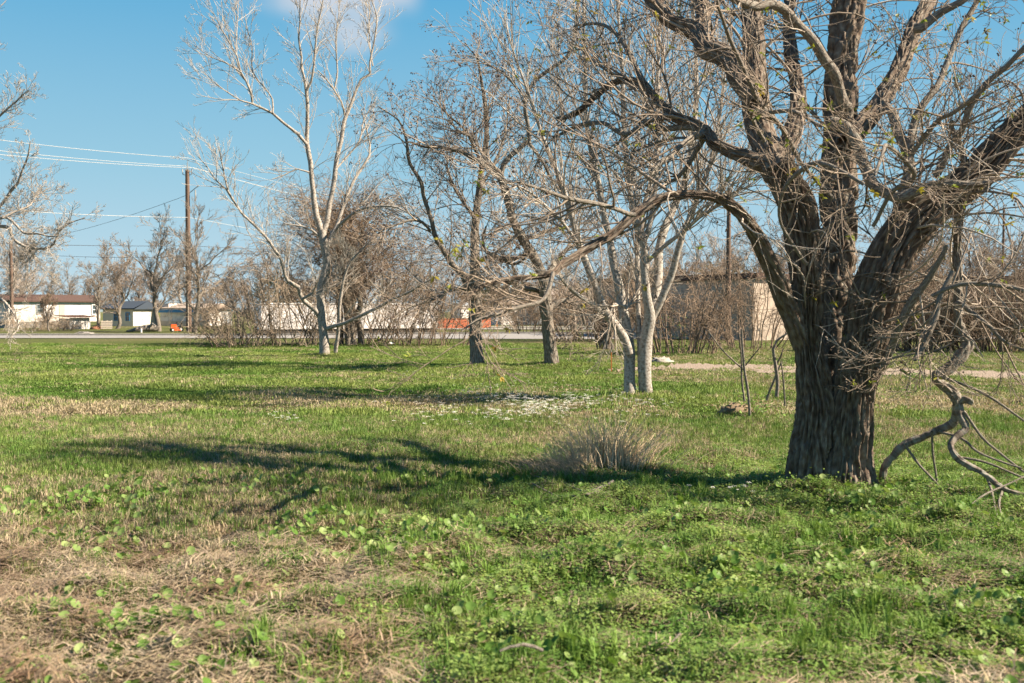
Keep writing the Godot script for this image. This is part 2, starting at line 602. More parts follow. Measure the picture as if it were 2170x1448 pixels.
func make_ground() -> void:
	var A := Acc.new()
	var xs := PackedFloat32Array()
	var zs := PackedFloat32Array()
	var d := -14.0
	while d < 900.0:
		zs.append(-d)
		d += 4.0 if d < 0.0 else (0.16 if d < 14.0 else (0.4 if d < 50.0 else d * 0.06))
	var half := [0.0]
	var step := 0.16
	var x := 0.0
	while x < 700.0:
		x += step
		if x > 5.0:
			step *= 1.09
		half.append(x)
	for i in range(half.size() - 1, 0, -1):
		xs.append(-half[i])
	for i in half.size():
		xs.append(half[i])
	var cols := xs.size()
	for z in zs:
		for xx in xs:
			A.v.append(Vector3(xx, land(xx, z), z))
			A.n.append(Vector3.UP)
			var dry := dryness(xx, z)
			var c := Color(0.085, 0.105, 0.032).lerp(Color(0.20, 0.15, 0.095), dry)
			if -z < 11.0:
				c = c.lerp(Color(0.13, 0.095, 0.06), 0.55)
			elif -z > 42.0:
				c = Color(0.115, 0.135, 0.040).lerp(Color(0.19, 0.16, 0.085), clampf(0.25 + patch.get_noise_2d(xx * 0.4, z * 0.4), 0, 1))
			A.c.append(c)
	for i in zs.size() - 1:
		for j in cols - 1:
			var a := i * cols + j
			var b := a + cols
			A.ix.append(a); A.ix.append(b); A.ix.append(a + 1)
			A.ix.append(a + 1); A.ix.append(b); A.ix.append(b + 1)
	for i in range(1, zs.size() - 1):
		for j in range(1, cols - 1):
			var a := i * cols + j
			A.n[a] = (A.v[a + 1] - A.v[a - 1]).cross(A.v[a - cols] - A.v[a + cols]).normalized()
			if A.n[a].y < 0.0:
				A.n[a] = -A.n[a]
	structure("ground", A.mesh(mats["soil"]))

func strip(called: String, near: Array, far: Array, y: float, m: Material, thick := 0.0) -> void:
	# a band of paving between two lines of points (x, z)
	var A := Acc.new()
	A.plain = true
	for i in near.size() - 1:
		var p := Vector3(near[i].x, y, near[i].y)
		var q := Vector3(near[i + 1].x, y, near[i + 1].y)
		var r := Vector3(far[i + 1].x, y, far[i + 1].y)
		var s := Vector3(far[i].x, y, far[i].y)
		A.quad(p, q, r, s, Vector3.UP, Color.WHITE)
		if thick > 0.0:
			var down := Vector3(0, -thick, 0)
			A.quad(p, q, q + down, p + down, Vector3.BACK, Color.WHITE)
			A.quad(s, r, r + down, s + down, Vector3.FORWARD, Color.WHITE)
	structure(called, A.mesh(m))

func make_roads() -> void:
	var near := []
	var far := []
	var kn := []
	var kf := []
	for i in 61:
		var x := -90.0 + i * 3.0
		var zn := -56.5 + 1.6 * smoothstep(-12.0, 2.0, x)
		var zf := -62.5 - 5.0 * smoothstep(-14.0, 0.0, x)
		near.append(Vector2(x, zn + fine.get_noise_1d(x * 3.0) * 0.25))
		far.append(Vector2(x, zf))
		kn.append(Vector2(x, zf))
		kf.append(Vector2(x, zf - 0.35))
	strip("road", near, far, 0.03, mats["asphalt"])
	strip("kerb", kn, kf, 0.14, mats["concrete"], 0.14)
	strip("sidewalk", [Vector2(-9.5, -83.0), Vector2(14, -83.0)], [Vector2(-9.5, -87.0), Vector2(14, -87.0)], 0.05, mats["concrete"], 0.05)
	strip("pavement", [Vector2(-9.5, -92.0), Vector2(14, -91.0)], [Vector2(-9.5, -96.5), Vector2(14, -96.0)], 0.05, mats["concrete"], 0.05)
	# the dirt track on the right, worn through the grass
	var tn := []
	var tf := []
	var pts := [[1290, 788, 785], [1390, 785, 777], [1480, 784, 772], [1600, 789, 774], [1720, 794, 780], [1860, 796, 784], [2000, 800, 785], [2170, 806, 789], [2500, 812, 790]]
	for i in pts.size() - 1:
		for k in 24:
			var t := k / 24.0
			var px := lerpf(pts[i][0], pts[i + 1][0], t)
			var dn := depth_of(lerpf(pts[i][1], pts[i + 1][1], t) + (fine.get_noise_1d(px * 1.1) * 5.0 + fine.get_noise_1d(px * 5.0) * 4.0))
			var df := depth_of(lerpf(pts[i][2], pts[i + 1][2], t) + (fine.get_noise_1d(px * 0.9 + 400.0) * 4.0 + fine.get_noise_1d(px * 4.0 + 400.0) * 3.0))
			tn.append(Vector2((px - MID_X) / FOCAL * dn, -dn))
			tf.append(Vector2((px - MID_X) / FOCAL * df, -df))
	var A := Acc.new()
	for i in tn.size():
		for k in 5:
			var q: Vector2 = tn[i].lerp(tf[i], k / 4.0)
			var edge := 0.0 if k == 0 or k == 4 else 0.022
			A.v.append(Vector3(q.x, land(q.x, q.y) + 0.012 + edge, q.y))
			A.n.append(Vector3.UP)
	for i in tn.size() - 1:
		for k in 4:
			var a := i * 5 + k
			A.ix.append_array(PackedInt32Array([a, a + 1, a + 5, a + 5, a + 1, a + 6]))
	track = [tn, tf]
	structure("dirt_path", A.mesh(mats["dirt"]))

var track := []

func on_track(x: float, z: float) -> bool:
	var tn: Array = track[0]
	var tf: Array = track[1]
	for i in range(0, tn.size() - 1):
		if x >= minf(tn[i].x, tf[i].x) and x <= maxf(tn[i + 1].x, tf[i + 1].x) and z <= tn[i].y - 0.1 and z >= tf[i].y + 0.1:
			return true
	return false


# ---------------------------------------------------------------- grass, weeds, flowers
func tuft(kind: String, seed_n: int) -> ArrayMesh:
	rng.seed = seed_n
	var A := Acc.new()
	if kind == "grass" or kind == "dry" or kind == "lawn" or kind == "tall":
		var many: int = {"grass": 20, "dry": 20, "lawn": 34, "tall": 14}[kind]
		var wide: float = {"grass": 0.055, "dry": 0.06, "lawn": 0.17, "tall": 0.03}[kind]
		var high: float = {"grass": 0.060, "dry": 0.062, "lawn": 0.085, "tall": 0.15}[kind]
		var thick: float = {"grass": 0.0024, "dry": 0.0020, "lawn": 0.0060, "tall": 0.0030}[kind]
		for b in many:
			var a := rng.randf() * TAU
			var rr := wide * sqrt(rng.randf())
			var p := Vector3(cos(a) * rr, -0.008, sin(a) * rr)
			var lean := rng.randf_range(0.1, 1.0) * (1.3 if kind == "dry" else 0.85)
			var la := rng.randf() * TAU
			var out := Vector3(cos(la), 0, sin(la))
			var side := Vector3(-out.z, 0, out.x)
			side = (side + out * rng.randf_range(-1, 1)).normalized()
			var h := high * rng.randf_range(0.45, 1.3)
			var w := thick * rng.randf_range(0.7, 1.3)
			var p1 := p + Vector3(0, h * 0.6, 0) + out * h * lean * 0.25
			var p2 := p + Vector3(0, h * (1.0 - 0.25 * lean), 0) + out * h * lean * 0.85
			var t := rng.randf_range(0.75, 1.25)
			var col := Color(t, t * rng.randf_range(0.93, 1.07), t * rng.randf_range(0.8, 1.1))
			if rng.randf() < 0.16 and kind != "dry":
				col = Color(1.7, 1.15, 1.5) * t
			var nn := (Vector3.UP * 0.55 + side.cross(Vector3.UP) * (1.0 if rng.randf() < 0.5 else -1.0)).normalized()
			A.quad(p - side * w, p + side * w, p1 + side * w * 0.8, p1 - side * w * 0.8, nn, col)
			A.tri(p1 - side * w * 0.8, p1 + side * w * 0.8, p2, nn, col)
	elif kind == "thatch":
		for b in 20:
			var a := rng.randfn(0.0, 0.6)
			var out := Vector3(cos(a), rng.randf_range(-0.12, 0.28), sin(a)).normalized()
			var side := Vector3(-out.z, 0, out.x).normalized()
			var p := Vector3(rng.randf_range(-0.09, 0.09), rng.randf_range(0.004, 0.03), rng.randf_range(-0.09, 0.09))
			var l := rng.randf_range(0.035, 0.12)
			var w := rng.randf_range(0.0011, 0.0026)
			var bend := Vector3(0, rng.randf_range(-0.008, 0.01), 0) + side * rng.randf_range(-0.012, 0.012)
			var t := rng.randf_range(0.6, 1.25)
			var col := Color(t, t * rng.randf_range(0.92, 1.04), t * rng.randf_range(0.85, 1.08))
			var nn := (Vector3.UP + side * rng.randf_range(-0.6, 0.6)).normalized()
			A.quad(p - side * w, p + side * w, p + out * l * 0.5 + bend + side * w, p + out * l * 0.5 + bend - side * w, nn, col)
			A.quad(p + out * l * 0.5 + bend - side * w, p + out * l * 0.5 + bend + side * w, p + out * l + side * w * 0.5, p + out * l - side * w * 0.5, nn, col)
	elif kind == "weed":
		for b in 46:
			var a := rng.randf() * TAU
			var rr := 0.085 * sqrt(rng.randf())
			var p := Vector3(cos(a) * rr, rng.randf_range(0.008, 0.055) * (1.0 - rr * 4.0), sin(a) * rr)
			var s := rng.randf_range(0.0055, 0.0115)
			var la := rng.randf() * TAU
			var out := Vector3(cos(la), rng.randf_range(-0.3, 0.45), sin(la)).normalized()
			var side := Vector3(-out.z, rng.randf_range(-0.35, 0.35), out.x).normalized()
			var nn := out.cross(side).normalized()
			if nn.y < 0.0:
				nn = -nn
			var t := rng.randf_range(0.7, 1.3)
			var col := Color(t * rng.randf_range(0.9, 1.25), t, t * rng.randf_range(0.8, 1.2))
			A.quad(p, p + out * s + side * s * 0.62, p + out * s * 2.0, p + out * s - side * s * 0.62, nn, col)
	elif kind == "pennywort":
		# one round leaf, cupped and notched, on its stalk
		var top := Vector3(0.006, 0.05, 0.004)
		var tilt := Basis(Vector3(rng.randf_range(-1, 1), 0, rng.randf_range(-1, 1)).normalized(), rng.randf_range(0.15, 1.0))
		var k := 11
		var r := 0.020
		for j in k:
			var a0 := 0.25 + (TAU - 0.35) * j / k
			var a1 := 0.25 + (TAU - 0.35) * (j + 1) / k
			var r0 := r * (1.0 + 0.06 * sin(a0 * 7.0))
			var r1 := r * (1.0 + 0.06 * sin(a1 * 7.0))
			var e0 := top + tilt * Vector3(cos(a0) * r0, 0.0045, sin(a0) * r0)
			var e1 := top + tilt * Vector3(cos(a1) * r1, 0.0045, sin(a1) * r1)
			var nn := (tilt * Vector3(-cos(a0) * 0.25, 1, -sin(a0) * 0.25)).normalized()
			A.tri(top, e0, e1, nn, Color.WHITE)
		var st := PackedVector3Array([Vector3.ZERO, Vector3(0.003, 0.025, 0.0), top])
		tube(A, st, PackedFloat32Array([0.0011, 0.001, 0.0009]), 3, Color(1.1, 0.95, 0.7))
	elif kind == "flower":
		var st := PackedVector3Array([Vector3.ZERO, Vector3(0.004, 0.05, 0.002), Vector3(0.0, 0.10, 0.006)])
		tube(A, st, PackedFloat32Array([0.0016, 0.0013, 0.001]), 3, Color(0.12, 0.19, 0.05))
		for b in 13:
			var a := rng.randf() * TAU
			var rr := 0.036 * sqrt(rng.randf())
			var p := Vector3(cos(a) * rr, 0.115 + rng.randf_range(-0.006, 0.006), 0.006 + sin(a) * rr)
			var s := rng.randf_range(0.006, 0.011)
			var nn := Vector3(rng.randf_range(-0.5, 0.5), 1, rng.randf_range(-0.5, 0.5)).normalized()
			A.quad(p + Vector3(-s, 0, 0), p + Vector3(0, 0, s), p + Vector3(s, 0, 0), p + Vector3(0, 0, -s), nn, Color(0.80, 0.79, 0.74))
	var m: Material = mats["grass"]
	if kind == "thatch" or kind == "dry":
		m = mats["straw"]
	elif kind == "flower":
		m = mats["petal"]
	elif kind == "weed" or kind == "pennywort":
		m = mats["leaf"]
	return A.mesh(m)

func scatter(called: String, parent: Node3D, mesh: Mesh, spots: Array) -> void:
	if spots.is_empty():
		return
	var mm := MultiMesh.new()
	mm.transform_format = MultiMesh.TRANSFORM_3D
	mm.use_colors = true
	mm.mesh = mesh
	mm.instance_count = spots.size()
	for i in spots.size():
		mm.set_instance_transform(i, spots[i][0])
		mm.set_instance_color(i, spots[i][1])
	var o := MultiMeshInstance3D.new()
	o.name = called
	o.multimesh = mm
	o.set_meta("kind", "stuff")
	parent.add_child(o, true)

func cover(called: String, label: String, category: String) -> Node3D:
	var o := thing(called, label, category)
	o.set_meta("kind", "stuff")
	return o

func laid(x: float, z: float, scale: float, high: float, turn: float, lift := 0.0) -> Transform3D:
	return Transform3D(Basis(Vector3.UP, turn).scaled(Vector3(scale, scale * high, scale)), Vector3(x, land(x, z) + lift, z))

func make_sward() -> void:
	var lists := {}
	for k in ["grass0", "grass1", "grass2", "dry0", "dry1", "dry2", "lawn0", "lawn1", "lawn2", "tall0", "thatch0", "thatch1", "thatch2", "weed0", "weed1", "weed2", "pennywort0", "pennywort1", "pennywort2", "flower0", "flower1"]:
		lists[k] = []
	rng.seed = 4242
	var green := Color(0.115, 0.215, 0.042)
	var yellow := Color(0.22, 0.27, 0.08)
	var straw := Color(0.42, 0.345, 0.245)
	# near and middle ground
	var d := 3.3
	while d < 15.0:
		var cell := 0.040 + 0.0022 * d
		var reach := d * 0.55 + 1.4
		var x := -reach
		while x < reach:
			var px := x + rng.randf_range(-0.5, 0.5) * cell
			var pz := -d + rng.randf_range(-0.5, 0.5) * cell
			x += cell
			if px > 1.0 and on_trunk(px, pz):
				continue
			var dry := dryness(px, pz)
			var weed := weediness(px, pz)
			var turn := rng.randf() * TAU
			var pick := rng.randf()
			var tint := rng.randf_range(0.8, 1.2)
			var n2 := patch.get_noise_2d(px * 6.0, pz * 6.0)
			var v := str(rng.randi() % 3)
			var flat_zone := clampf((7.4 - d) * 0.6 + n2 * 0.6, 0.0, 1.0) * clampf(dry * 1.3, 0.0, 1.0)
			if pick < flat_zone * 0.8:
				var flow := 1.2 * lump.get_noise_2d(px * 2.5, pz * 2.5) * PI + (PI if rng.randf() < 0.5 else 0.0)
				lists["thatch" + v].append([laid(px, pz, rng.randf_range(0.8, 1.5), 1.0, flow + rng.randfn(0, 0.45), rng.randf_range(0.0, 0.025)), straw.lerp(Color(0.23, 0.155, 0.10), clampf(0.25 + n2 * 1.3, 0.0, 1.0)) * tint])
				if rng.randf() < 0.26:
					lists["grass" + v].append([laid(px, pz, rng.randf_range(0.6, 1.1), 1.0, turn), green.lerp(yellow, rng.randf()) * tint])
			elif rng.randf() < weed * 0.85 and d < 12.0:
				lists["weed" + v].append([laid(px, pz, rng.randf_range(0.8, 1.35), 1.0 + n2 * 0.5, turn), Color(0.12, 0.235, 0.05).lerp(Color(0.25, 0.34, 0.10), clampf(0.5 + n2, 0, 1)) * tint])
				if rng.randf() < 0.3:
					lists["thatch" + v].append([laid(px, pz, rng.randf_range(0.7, 1.2), 1.0, turn, 0.0), straw * 0.8 * tint])
				if rng.randf() < 0.30:
					lists["grass" + v].append([laid(px, pz, rng.randf_range(0.8, 1.3), 1.2, turn), green * tint])
			elif rng.randf() < dry * 0.8:
				lists["dry" + v].append([laid(px, pz, rng.randf_range(0.8, 1.25), rng.randf_range(0.7, 1.2), turn), straw * tint])
				if rng.randf() < 0.5:
					lists["grass" + v].append([laid(px, pz, rng.randf_range(0.7, 1.1), 1.0, turn), green.lerp(yellow, 0.4) * tint])
			else:
				lists["grass" + v].append([laid(px, pz, rng.randf_range(0.8, 1.3), rng.randf_range(0.8, 1.4), turn), green.lerp(yellow, clampf(0.35 + n2 * 0.8, 0, 1)) * tint])
				if rng.randf() < 0.35:
					lists["dry" + v].append([laid(px, pz, rng.randf_range(0.7, 1.1), rng.randf_range(0.6, 1.0), turn), straw * tint])
			# taller green tussocks among the weeds
			if d < 9.5 and patch.get_noise_2d(px * 3.0 + 200.0, pz * 3.0) > 0.24 and px > -1.8 and rng.randf() < 0.4:
				lists["tall0"].append([laid(px, pz, rng.randf_range(0.55, 1.1), 1.0, turn), Color(0.15, 0.25, 0.05) * tint])
			# pennywort leaves
			var pw := (0.60 if px < -0.3 else 0.52) * clampf((9.8 - d) * 0.5, 0.0, 1.0) * (0.35 + clampf(patch.get_noise_2d(px * 2.6 - 300.0, pz * 2.6) * 2.2, -0.3, 1.3))
			if rng.randf() < pw:
				var s := rng.randf_range(0.65, 1.5)
				var pale := rng.randf()
				var pc := Color(0.10, 0.19, 0.035).lerp(Color(0.27, 0.34, 0.13), pale * pale)
				lists["pennywort" + v].append([laid(px, pz, s, rng.randf_range(0.7, 1.15), turn), pc])
		d += cell
	# the lawn further off
	d = 15.0
	while d < 47.0:
		var cell := 0.105 + 0.0012 * d
		var reach := d * 0.56 + 2.0
		var x := -reach
		while x < reach:
			var px := x + rng.randf_range(-0.5, 0.5) * cell
			var pz := -d + rng.randf_range(-0.5, 0.5) * cell
			x += cell
			if px > 3.0 and d < 32.0 and on_track(px, pz) and rng.randf() < 0.80:
				continue
			var dry := dryness(px, pz)
			var n2 := patch.get_noise_2d(px * 1.8, pz * 1.8)
			var n3 := patch.get_noise_2d(px * 0.6 + 70.0, pz * 1.2)
			var tint := rng.randf_range(0.82, 1.18)
			var col := Color(0.115, 0.215, 0.042).lerp(Color(0.235, 0.295, 0.088), clampf(0.5 + n3 * 1.1 + n2 * 0.5, 0, 1))
			if rng.randf() < dry * 0.95:
				col = straw * Color(0.95, 0.98, 0.95)
			var v := str(rng.randi() % 3)
			lists["lawn" + v].append([laid(px, pz, rng.randf_range(0.7, 1.15), clampf(0.75 + n2 * 1.1, 0.4, 1.6), rng.randf() * TAU), col * tint])
		d += cell
	# white flowers between the birch and the dry patch
	rng.seed = 99
	for i in 950:
		var fx := rng.randfn(1115.0, 105.0)
		var fd := depth_of(rng.randfn(868.0, 19.0))
		var px := (fx - MID_X) / FOCAL * fd
		if patch.get_noise_2d(px * 4.0, -fd * 2.0) > -0.12:
			lists["flower" + str(i % 2)].append([laid(px, -fd, rng.randf_range(0.6, 1.25), rng.randf_range(0.7, 1.3), rng.randf() * TAU), Color.WHITE])
	for s in [[610, 897, 22, 5, 16], [885, 800, 18, 3, 14], [1380, 866, 30, 6, 26], [900, 905, 20, 8, 8], [1560, 1052, 40, 6, 8]]:
		for i in s[4]:
			var fd := depth_of(rng.randfn(s[1], s[3]))
			var px := (rng.randfn(s[0], s[2]) - MID_X) / FOCAL * fd
			lists["flower" + str(i % 2)].append([laid(px, -fd, rng.randf_range(0.6, 1.1), rng.randf_range(0.7, 1.2), rng.randf() * TAU), Color.WHITE])
	var g := cover("grass", "short green and yellowing grass blades all over the lot", "grass")
	var w := cover("ground_weeds", "small leaved yellow green weeds matted under the big tree", "weeds")
	var t := cover("dead_grass", "flattened tan dead grass in the near left of the lot", "dead grass")
	var p := cover("pennywort", "round glossy green pennywort leaves poking through dead grass", "leaves")
	var f := cover("white_flowers", "low white wildflowers dotted in the grass before the birch", "flowers")
	var seed_n := 500
	for k in lists:
		var kind: String = k.substr(0, k.length() - 1)
		seed_n += 17
		var home := g
		var called := "green_blades"
		match kind:
			"thatch": home = t; called = "fallen_straw"
			"dry": home = t; called = "straw_blades"
			"weed": home = w; called = "weed_leaves"
			"pennywort": home = p; called = "round_leaves"
			"flower": home = f; called = "flower_heads"
		scatter(called, home, tuft(kind, seed_n), lists[k])
	var total := 0
	for k in lists:
		total += lists[k].size()
	print("sward copies ", total)

func on_trunk(x: float, z: float) -> bool:
	return Vector2(x - 2.72, z + 9.0).length() < 0.25 or Vector2(x - 3.01, z + 9.0).length() < 0.24


# ---------------------------------------------------------------- trees
func limb_part(tree: Node3D, called: String, line: Array, m: Material, sides := 10) -> void:
	var A := Acc.new()
	A.plain = false
	var pts: PackedVector3Array = line[0].duplicate()
	var rad: PackedFloat32Array = line[1].duplicate()
	pts.append(pts[-1] + (pts[-1] - pts[-2]).normalized() * rad[-1] * 0.6)
	rad.append(0.0005)
	tube(A, pts, rad, sides, Color.WHITE)
	in_world(called, A, m, tree)

func pods(tree: Node3D, tips: PackedVector3Array, share: float, size: float, tone: Color) -> void:
	var A := Acc.new()
	for p in tips:
		if rng.randf() > share:
			continue
		var many := 1 + rng.randi() % 3
		for k in many:
			var c := p + Vector3(rng.randf_range(-1, 1), rng.randf_range(-1.4, 0.2), rng.randf_range(-1, 1)) * size * 2.0
			var s := size * rng.randf_range(0.6, 1.2)
			var dirs := [Vector3.RIGHT, Vector3.BACK, Vector3.LEFT, Vector3.FORWARD]
			var col := tone * rng.randf_range(0.7, 1.3)
			for j in 4:
				for up in [Vector3.UP, Vector3.DOWN]:
					A.tri(c + dirs[j] * s, c + dirs[(j + 1) % 4] * s, c + up * s, (dirs[j] + dirs[(j + 1) % 4] + up).normalized(), col)
	if A.v.size():
		var o := in_world("seed_pods", A, mats["pod"], tree)
		o.set_meta("kind", "stuff")

func buds(tree: Node3D, spots: PackedVector3Array, many: int, size: float) -> void:
	var A := Acc.new()
	for i in many:
		var p := spots[rng.randi() % spots.size()]
		var tone := Color(0.19, 0.24, 0.04).lerp(Color(0.36, 0.24, 0.05), rng.randf() * rng.randf())
		for k in 5 + rng.randi() % 4:
			var out := Vector3(rng.randf_range(-1, 1), rng.randf_range(-1, 0.5), rng.randf_range(-1, 1)).normalized()
			var side := out.cross(Vector3(rng.randf_range(-1, 1), rng.randf_range(-1, 1), rng.randf_range(-1, 1))).normalized()
			var s := size * rng.randf_range(0.5, 1.2)
			A.quad(p, p + out * s + side * s * 0.4, p + out * s * 2.1, p + out * s - side * s * 0.4, out.cross(side), tone * rng.randf_range(0.75, 1.25))
	var o := in_world("young_leaves", A, mats["leaf"], tree)
	o.set_meta("kind", "stuff")

func twigs_part(tree: Node3D, A: Acc, called := "twigs") -> void:
	var o := in_world(called, A, mats["twig"], tree)
	o.set_meta("kind", "stuff")

func make_big_tree() -> void:
	rng.seed = 11
	var D := 9.0
	var t := thing("old_tree", "massive furrowed brown tree with split trunk and bare limbs at right", "tree", foot(1757, D))
	var L := traced([1720, 1062, 62, 1721, 1030, 57, 1722, 980, 52, 1725, 920, 47, 1730, 850, 42, 1723, 800, 35, 1716, 750, 29, 1713, 700, 28, 1713, 650, 31, 1710, 570, 37, 1702, 500, 38, 1690, 440, 37, 1668, 392, 35, 1645, 345, 30], 9.0, 8.75, 0.019, 0.0)
	var R := traced([1790, 1062, 58, 1791, 1030, 54, 1793, 980, 50, 1799, 920, 48, 1806, 850, 43, 1816, 790, 43, 1833, 725, 46, 1843, 660, 47, 1863, 600, 46, 1886, 545, 45, 1914, 500, 44, 1946, 462, 42, 1990, 427, 38, 2050, 385, 34, 2105, 330, 31, 2150, 280, 29, 2225, 212, 26, 2330, 100, 20], 8.9, 8.7, 0.019, 0.0)
	var M := traced([1758, 815, 16, 1764, 730, 28, 1772, 660, 33, 1777, 600, 36, 1777, 520, 36, 1777, 430, 36, 1777, 345, 35, 1780, 260, 32, 1782, 180, 31, 1786, 90, 32, 1800, 0, 32, 1815, -120, 28, 1830, -260, 22, 1838, -420, 14], 9.28, 10.2, 0.018, 0.0)
	var A := Acc.new()
	bark(A, L, 180, 0.034, 15.0, 1.7, 0.34, 0.16)
	in_world("trunk", A, mats["old_bark"], t).set_meta("label", "left half of the split trunk, leaning left")
	A = Acc.new()
	bark(A, R, 180, 0.034, 15.0, 1.7, 0.30, 0.16)
	in_world("trunk", A, mats["old_bark"], t).set_meta("label", "right half of the split trunk, bending out to the right")
	A = Acc.new()
	bark(A, M, 140, 0.032, 15.0, 1.9, 0.0, 0.1)
	in_world("stem", A, mats["old_bark"], t).set_meta("label", "upright middle stem behind the split")
	# thick limbs with furrowed bark
	var thick := [
		[[1652, 372, 33, 1628, 318, 31, 1606, 255, 29, 1600, 180, 26, 1598, 100, 24, 1594, 20, 23, 1590, -80, 20, 1580, -220, 15, 1575, -380, 9], 8.78, 10.2],
		[[1652, 365, 26, 1672, 305, 20, 1690, 240, 17, 1690, 180, 15, 1676, 110, 14, 1672, 40, 13, 1680, -60, 11, 1690, -200, 8], 8.85, 11.0],
		[[1604, 215, 24, 1573, 170, 24, 1553, 134, 23, 1525, 113, 22, 1496, 104, 20, 1484, 78, 19, 1468, 62, 18, 1428, 47, 16, 1399, 23, 15, 1380, -5, 14, 1350, -60, 12, 1300, -140, 9], 8.9, 9.9],
		[[1486, 80, 16, 1492, 29, 15, 1486, -20, 13, 1480, -120, 9], 9.35, 10.6],
		[[1705, 735, 26, 1684, 684, 24, 1663, 637, 21, 1646, 590, 19, 1625, 545, 17, 1600, 495, 15, 1570, 455, 13, 1540, 428, 12, 1500, 414, 10, 1440, 414, 9, 1395, 424, 9, 1345, 455, 10, 1300, 495, 9, 1265, 515, 9, 1225, 540, 8, 1190, 562, 7.5, 1172, 578, 6.5, 1130, 587, 5.5, 1068, 594, 4.5, 1024, 606, 3.6, 990, 633, 2.8, 955, 664, 1.8], 8.9, 7.0],
		[[1795, 300, 21, 1830, 262, 20, 1862, 222, 19, 1885, 185, 19, 1905, 150, 19, 1920, 110, 17, 1932, 75, 15, 1945, 45, 15, 1965, 10, 14, 1980, -40, 12, 2000, -150, 9], 9.35, 11.0],
		[[1652, 355, 24, 1602, 340, 19, 1556, 324, 15, 1515, 304, 13, 1498, 280, 12, 1470, 262, 10, 1430, 248, 9, 1405, 225, 9, 1380, 198, 8.5, 1360, 176, 8, 1335, 170, 7, 1300, 175, 6.5, 1262, 205, 6, 1220, 240, 5, 1180, 252, 3], 8.8, 9.9],
	]
	var lines := []
	for k in thick:
		var ln := traced(k[0], k[1], k[2], 0.03, 0.0)
		lines.append(ln)
		A = Acc.new()
		bark(A, ln, 60, 0.017, 18.0, 2.6, 0.0, 0.16)
		in_world("limb", A, mats["old_bark"], t)
	var thin := [
		[[1430, 248, 6.5, 1375, 256, 5.5, 1325, 282, 5, 1280, 262, 4.6, 1240, 262, 4.2, 1205, 275, 3.6, 1172, 292, 2], 9.25, 10.2],
		[[1500, 285, 8, 1468, 292, 7, 1440, 312, 6, 1418, 332, 4.5, 1396, 350, 4, 1372, 382, 3.2, 1345, 405, 2], 9.1, 8.2],
		[[1498, 290, 7, 1480, 322, 6, 1460, 352, 5, 1432, 381, 4, 1398, 386, 2.5], 9.1, 9.3],
		[[1498, 276, 8, 1455, 273, 7, 1405, 273, 6, 1365, 262, 4, 1330, 250, 2.5], 9.1, 9.6],
		[[1362, 180, 7, 1346, 142, 5.5, 1326, 102, 5, 1300, 66, 4.2, 1268, 52, 3.2, 1216, 56, 2], 9.55, 10.6],
		[[1797, 228, 12, 1783, 187, 11, 1770, 147, 12, 1745, 109, 11, 1715, 76, 10, 1685, 48, 9, 1660, 23, 10, 1635, 9, 10, 1600, 14, 10, 1575, 8, 9, 1545, -5, 8, 1500, -40, 6], 8.9, 8.0],
		[[1765, 262, 14, 1800, 276, 13, 1822, 310, 13, 1830, 350, 12, 1845, 385, 12, 1870, 410, 12, 1905, 428, 12, 1940, 412, 13, 1975, 395, 12, 2015, 385, 9, 2060, 388, 8, 2100, 388, 6], 9.0, 8.3],
		[[1905, 470, 13, 1915, 400, 12, 1928, 350, 12, 1922, 310, 11, 1905, 270, 11, 1895, 235, 10, 1878, 224, 8], 8.9, 9.4],
		[[1925, 325, 9, 1942, 252, 8, 1985, 182, 7, 2010, 122, 6.5, 2040, 60, 6, 2075, -10, 5], 9.1, 9.6],
		[[1980, 372, 8, 2010, 312, 7, 2040, 280, 6.5, 2060, 235, 6.5, 2095, 180, 6, 2130, 145, 5.5, 2170, 100, 5, 2235, 30, 4], 8.78, 8.1],
		[[1932, 330, 5.5, 1985, 262, 5, 2022, 236, 4.5, 2092, 180, 4], 8.5, 7.8],
		[[2046, 370, 7, 2033, 305, 6.5, 2020, 272, 5.5, 2018, 256, 4], 8.78, 8.7],
		[[1940, 60, 11, 1990, 26, 8, 2040, 0, 7, 2085, -42, 5], 9.6, 9.4],
		[[2006, 520, 4, 1966, 590, 7, 1936, 636, 9, 1906, 690, 9, 1886, 736, 8.5, 1862, 782, 8], 8.2, 8.75],
		[[2020, 575, 6, 1988, 636, 5.5, 1985, 665, 5, 1970, 702, 6, 1950, 746, 6, 1938, 763, 4.5], 8.0, 7.9],
		[[1975, 628, 4, 2030, 604, 5, 2080, 601, 5, 2120, 605, 5, 2170, 614, 5, 2240, 642, 4], 8.0, 7.6],
		[[2030, 640, 5, 2060, 665, 4.5, 2095, 690, 4, 2130, 725, 3, 2175, 745, 2.5], 8.2, 7.6],
		[[1765, 420, 5, 1700, 345, 4, 1660, 275, 5, 1612, 215, 4.5, 1570, 130, 4, 1540, 60, 4, 1520, 0, 3], 8.7, 7.4],
		[[1710, 560, 4, 1655, 470, 3.5, 1668, 395, 4, 1722, 348, 5, 1765, 352, 5, 1830, 390, 4], 8.3, 7.2],
		[[1620, 300, 4, 1590, 240, 4, 1640, 236, 4.5, 1690, 235, 4.5, 1742, 268, 3], 8.4, 7.6],
		[[1850, 480, 4, 1890, 410, 4.5, 1940, 370, 4.5, 1880, 310, 5, 1870, 330, 4, 1855, 370, 3], 8.3, 7.3],
		[[1172, 578, 5, 1150, 634, 4, 1100, 650, 4, 1050, 668, 3.5, 1010, 680, 3, 978, 702, 2], 7.4, 6.8],
		[[1345, 455, 5, 1300, 440, 5, 1255, 430, 5, 1205, 420, 4.5, 1150, 400, 3.5, 1095, 385, 2], 7.7, 6.9],
	]
	for k in thin:
		var ln := traced(k[0], k[1], k[2], 0.05, 1.2)
		lines.append(ln)
		limb_part(t, "branch", ln, mats["lichen_bark"], 12)
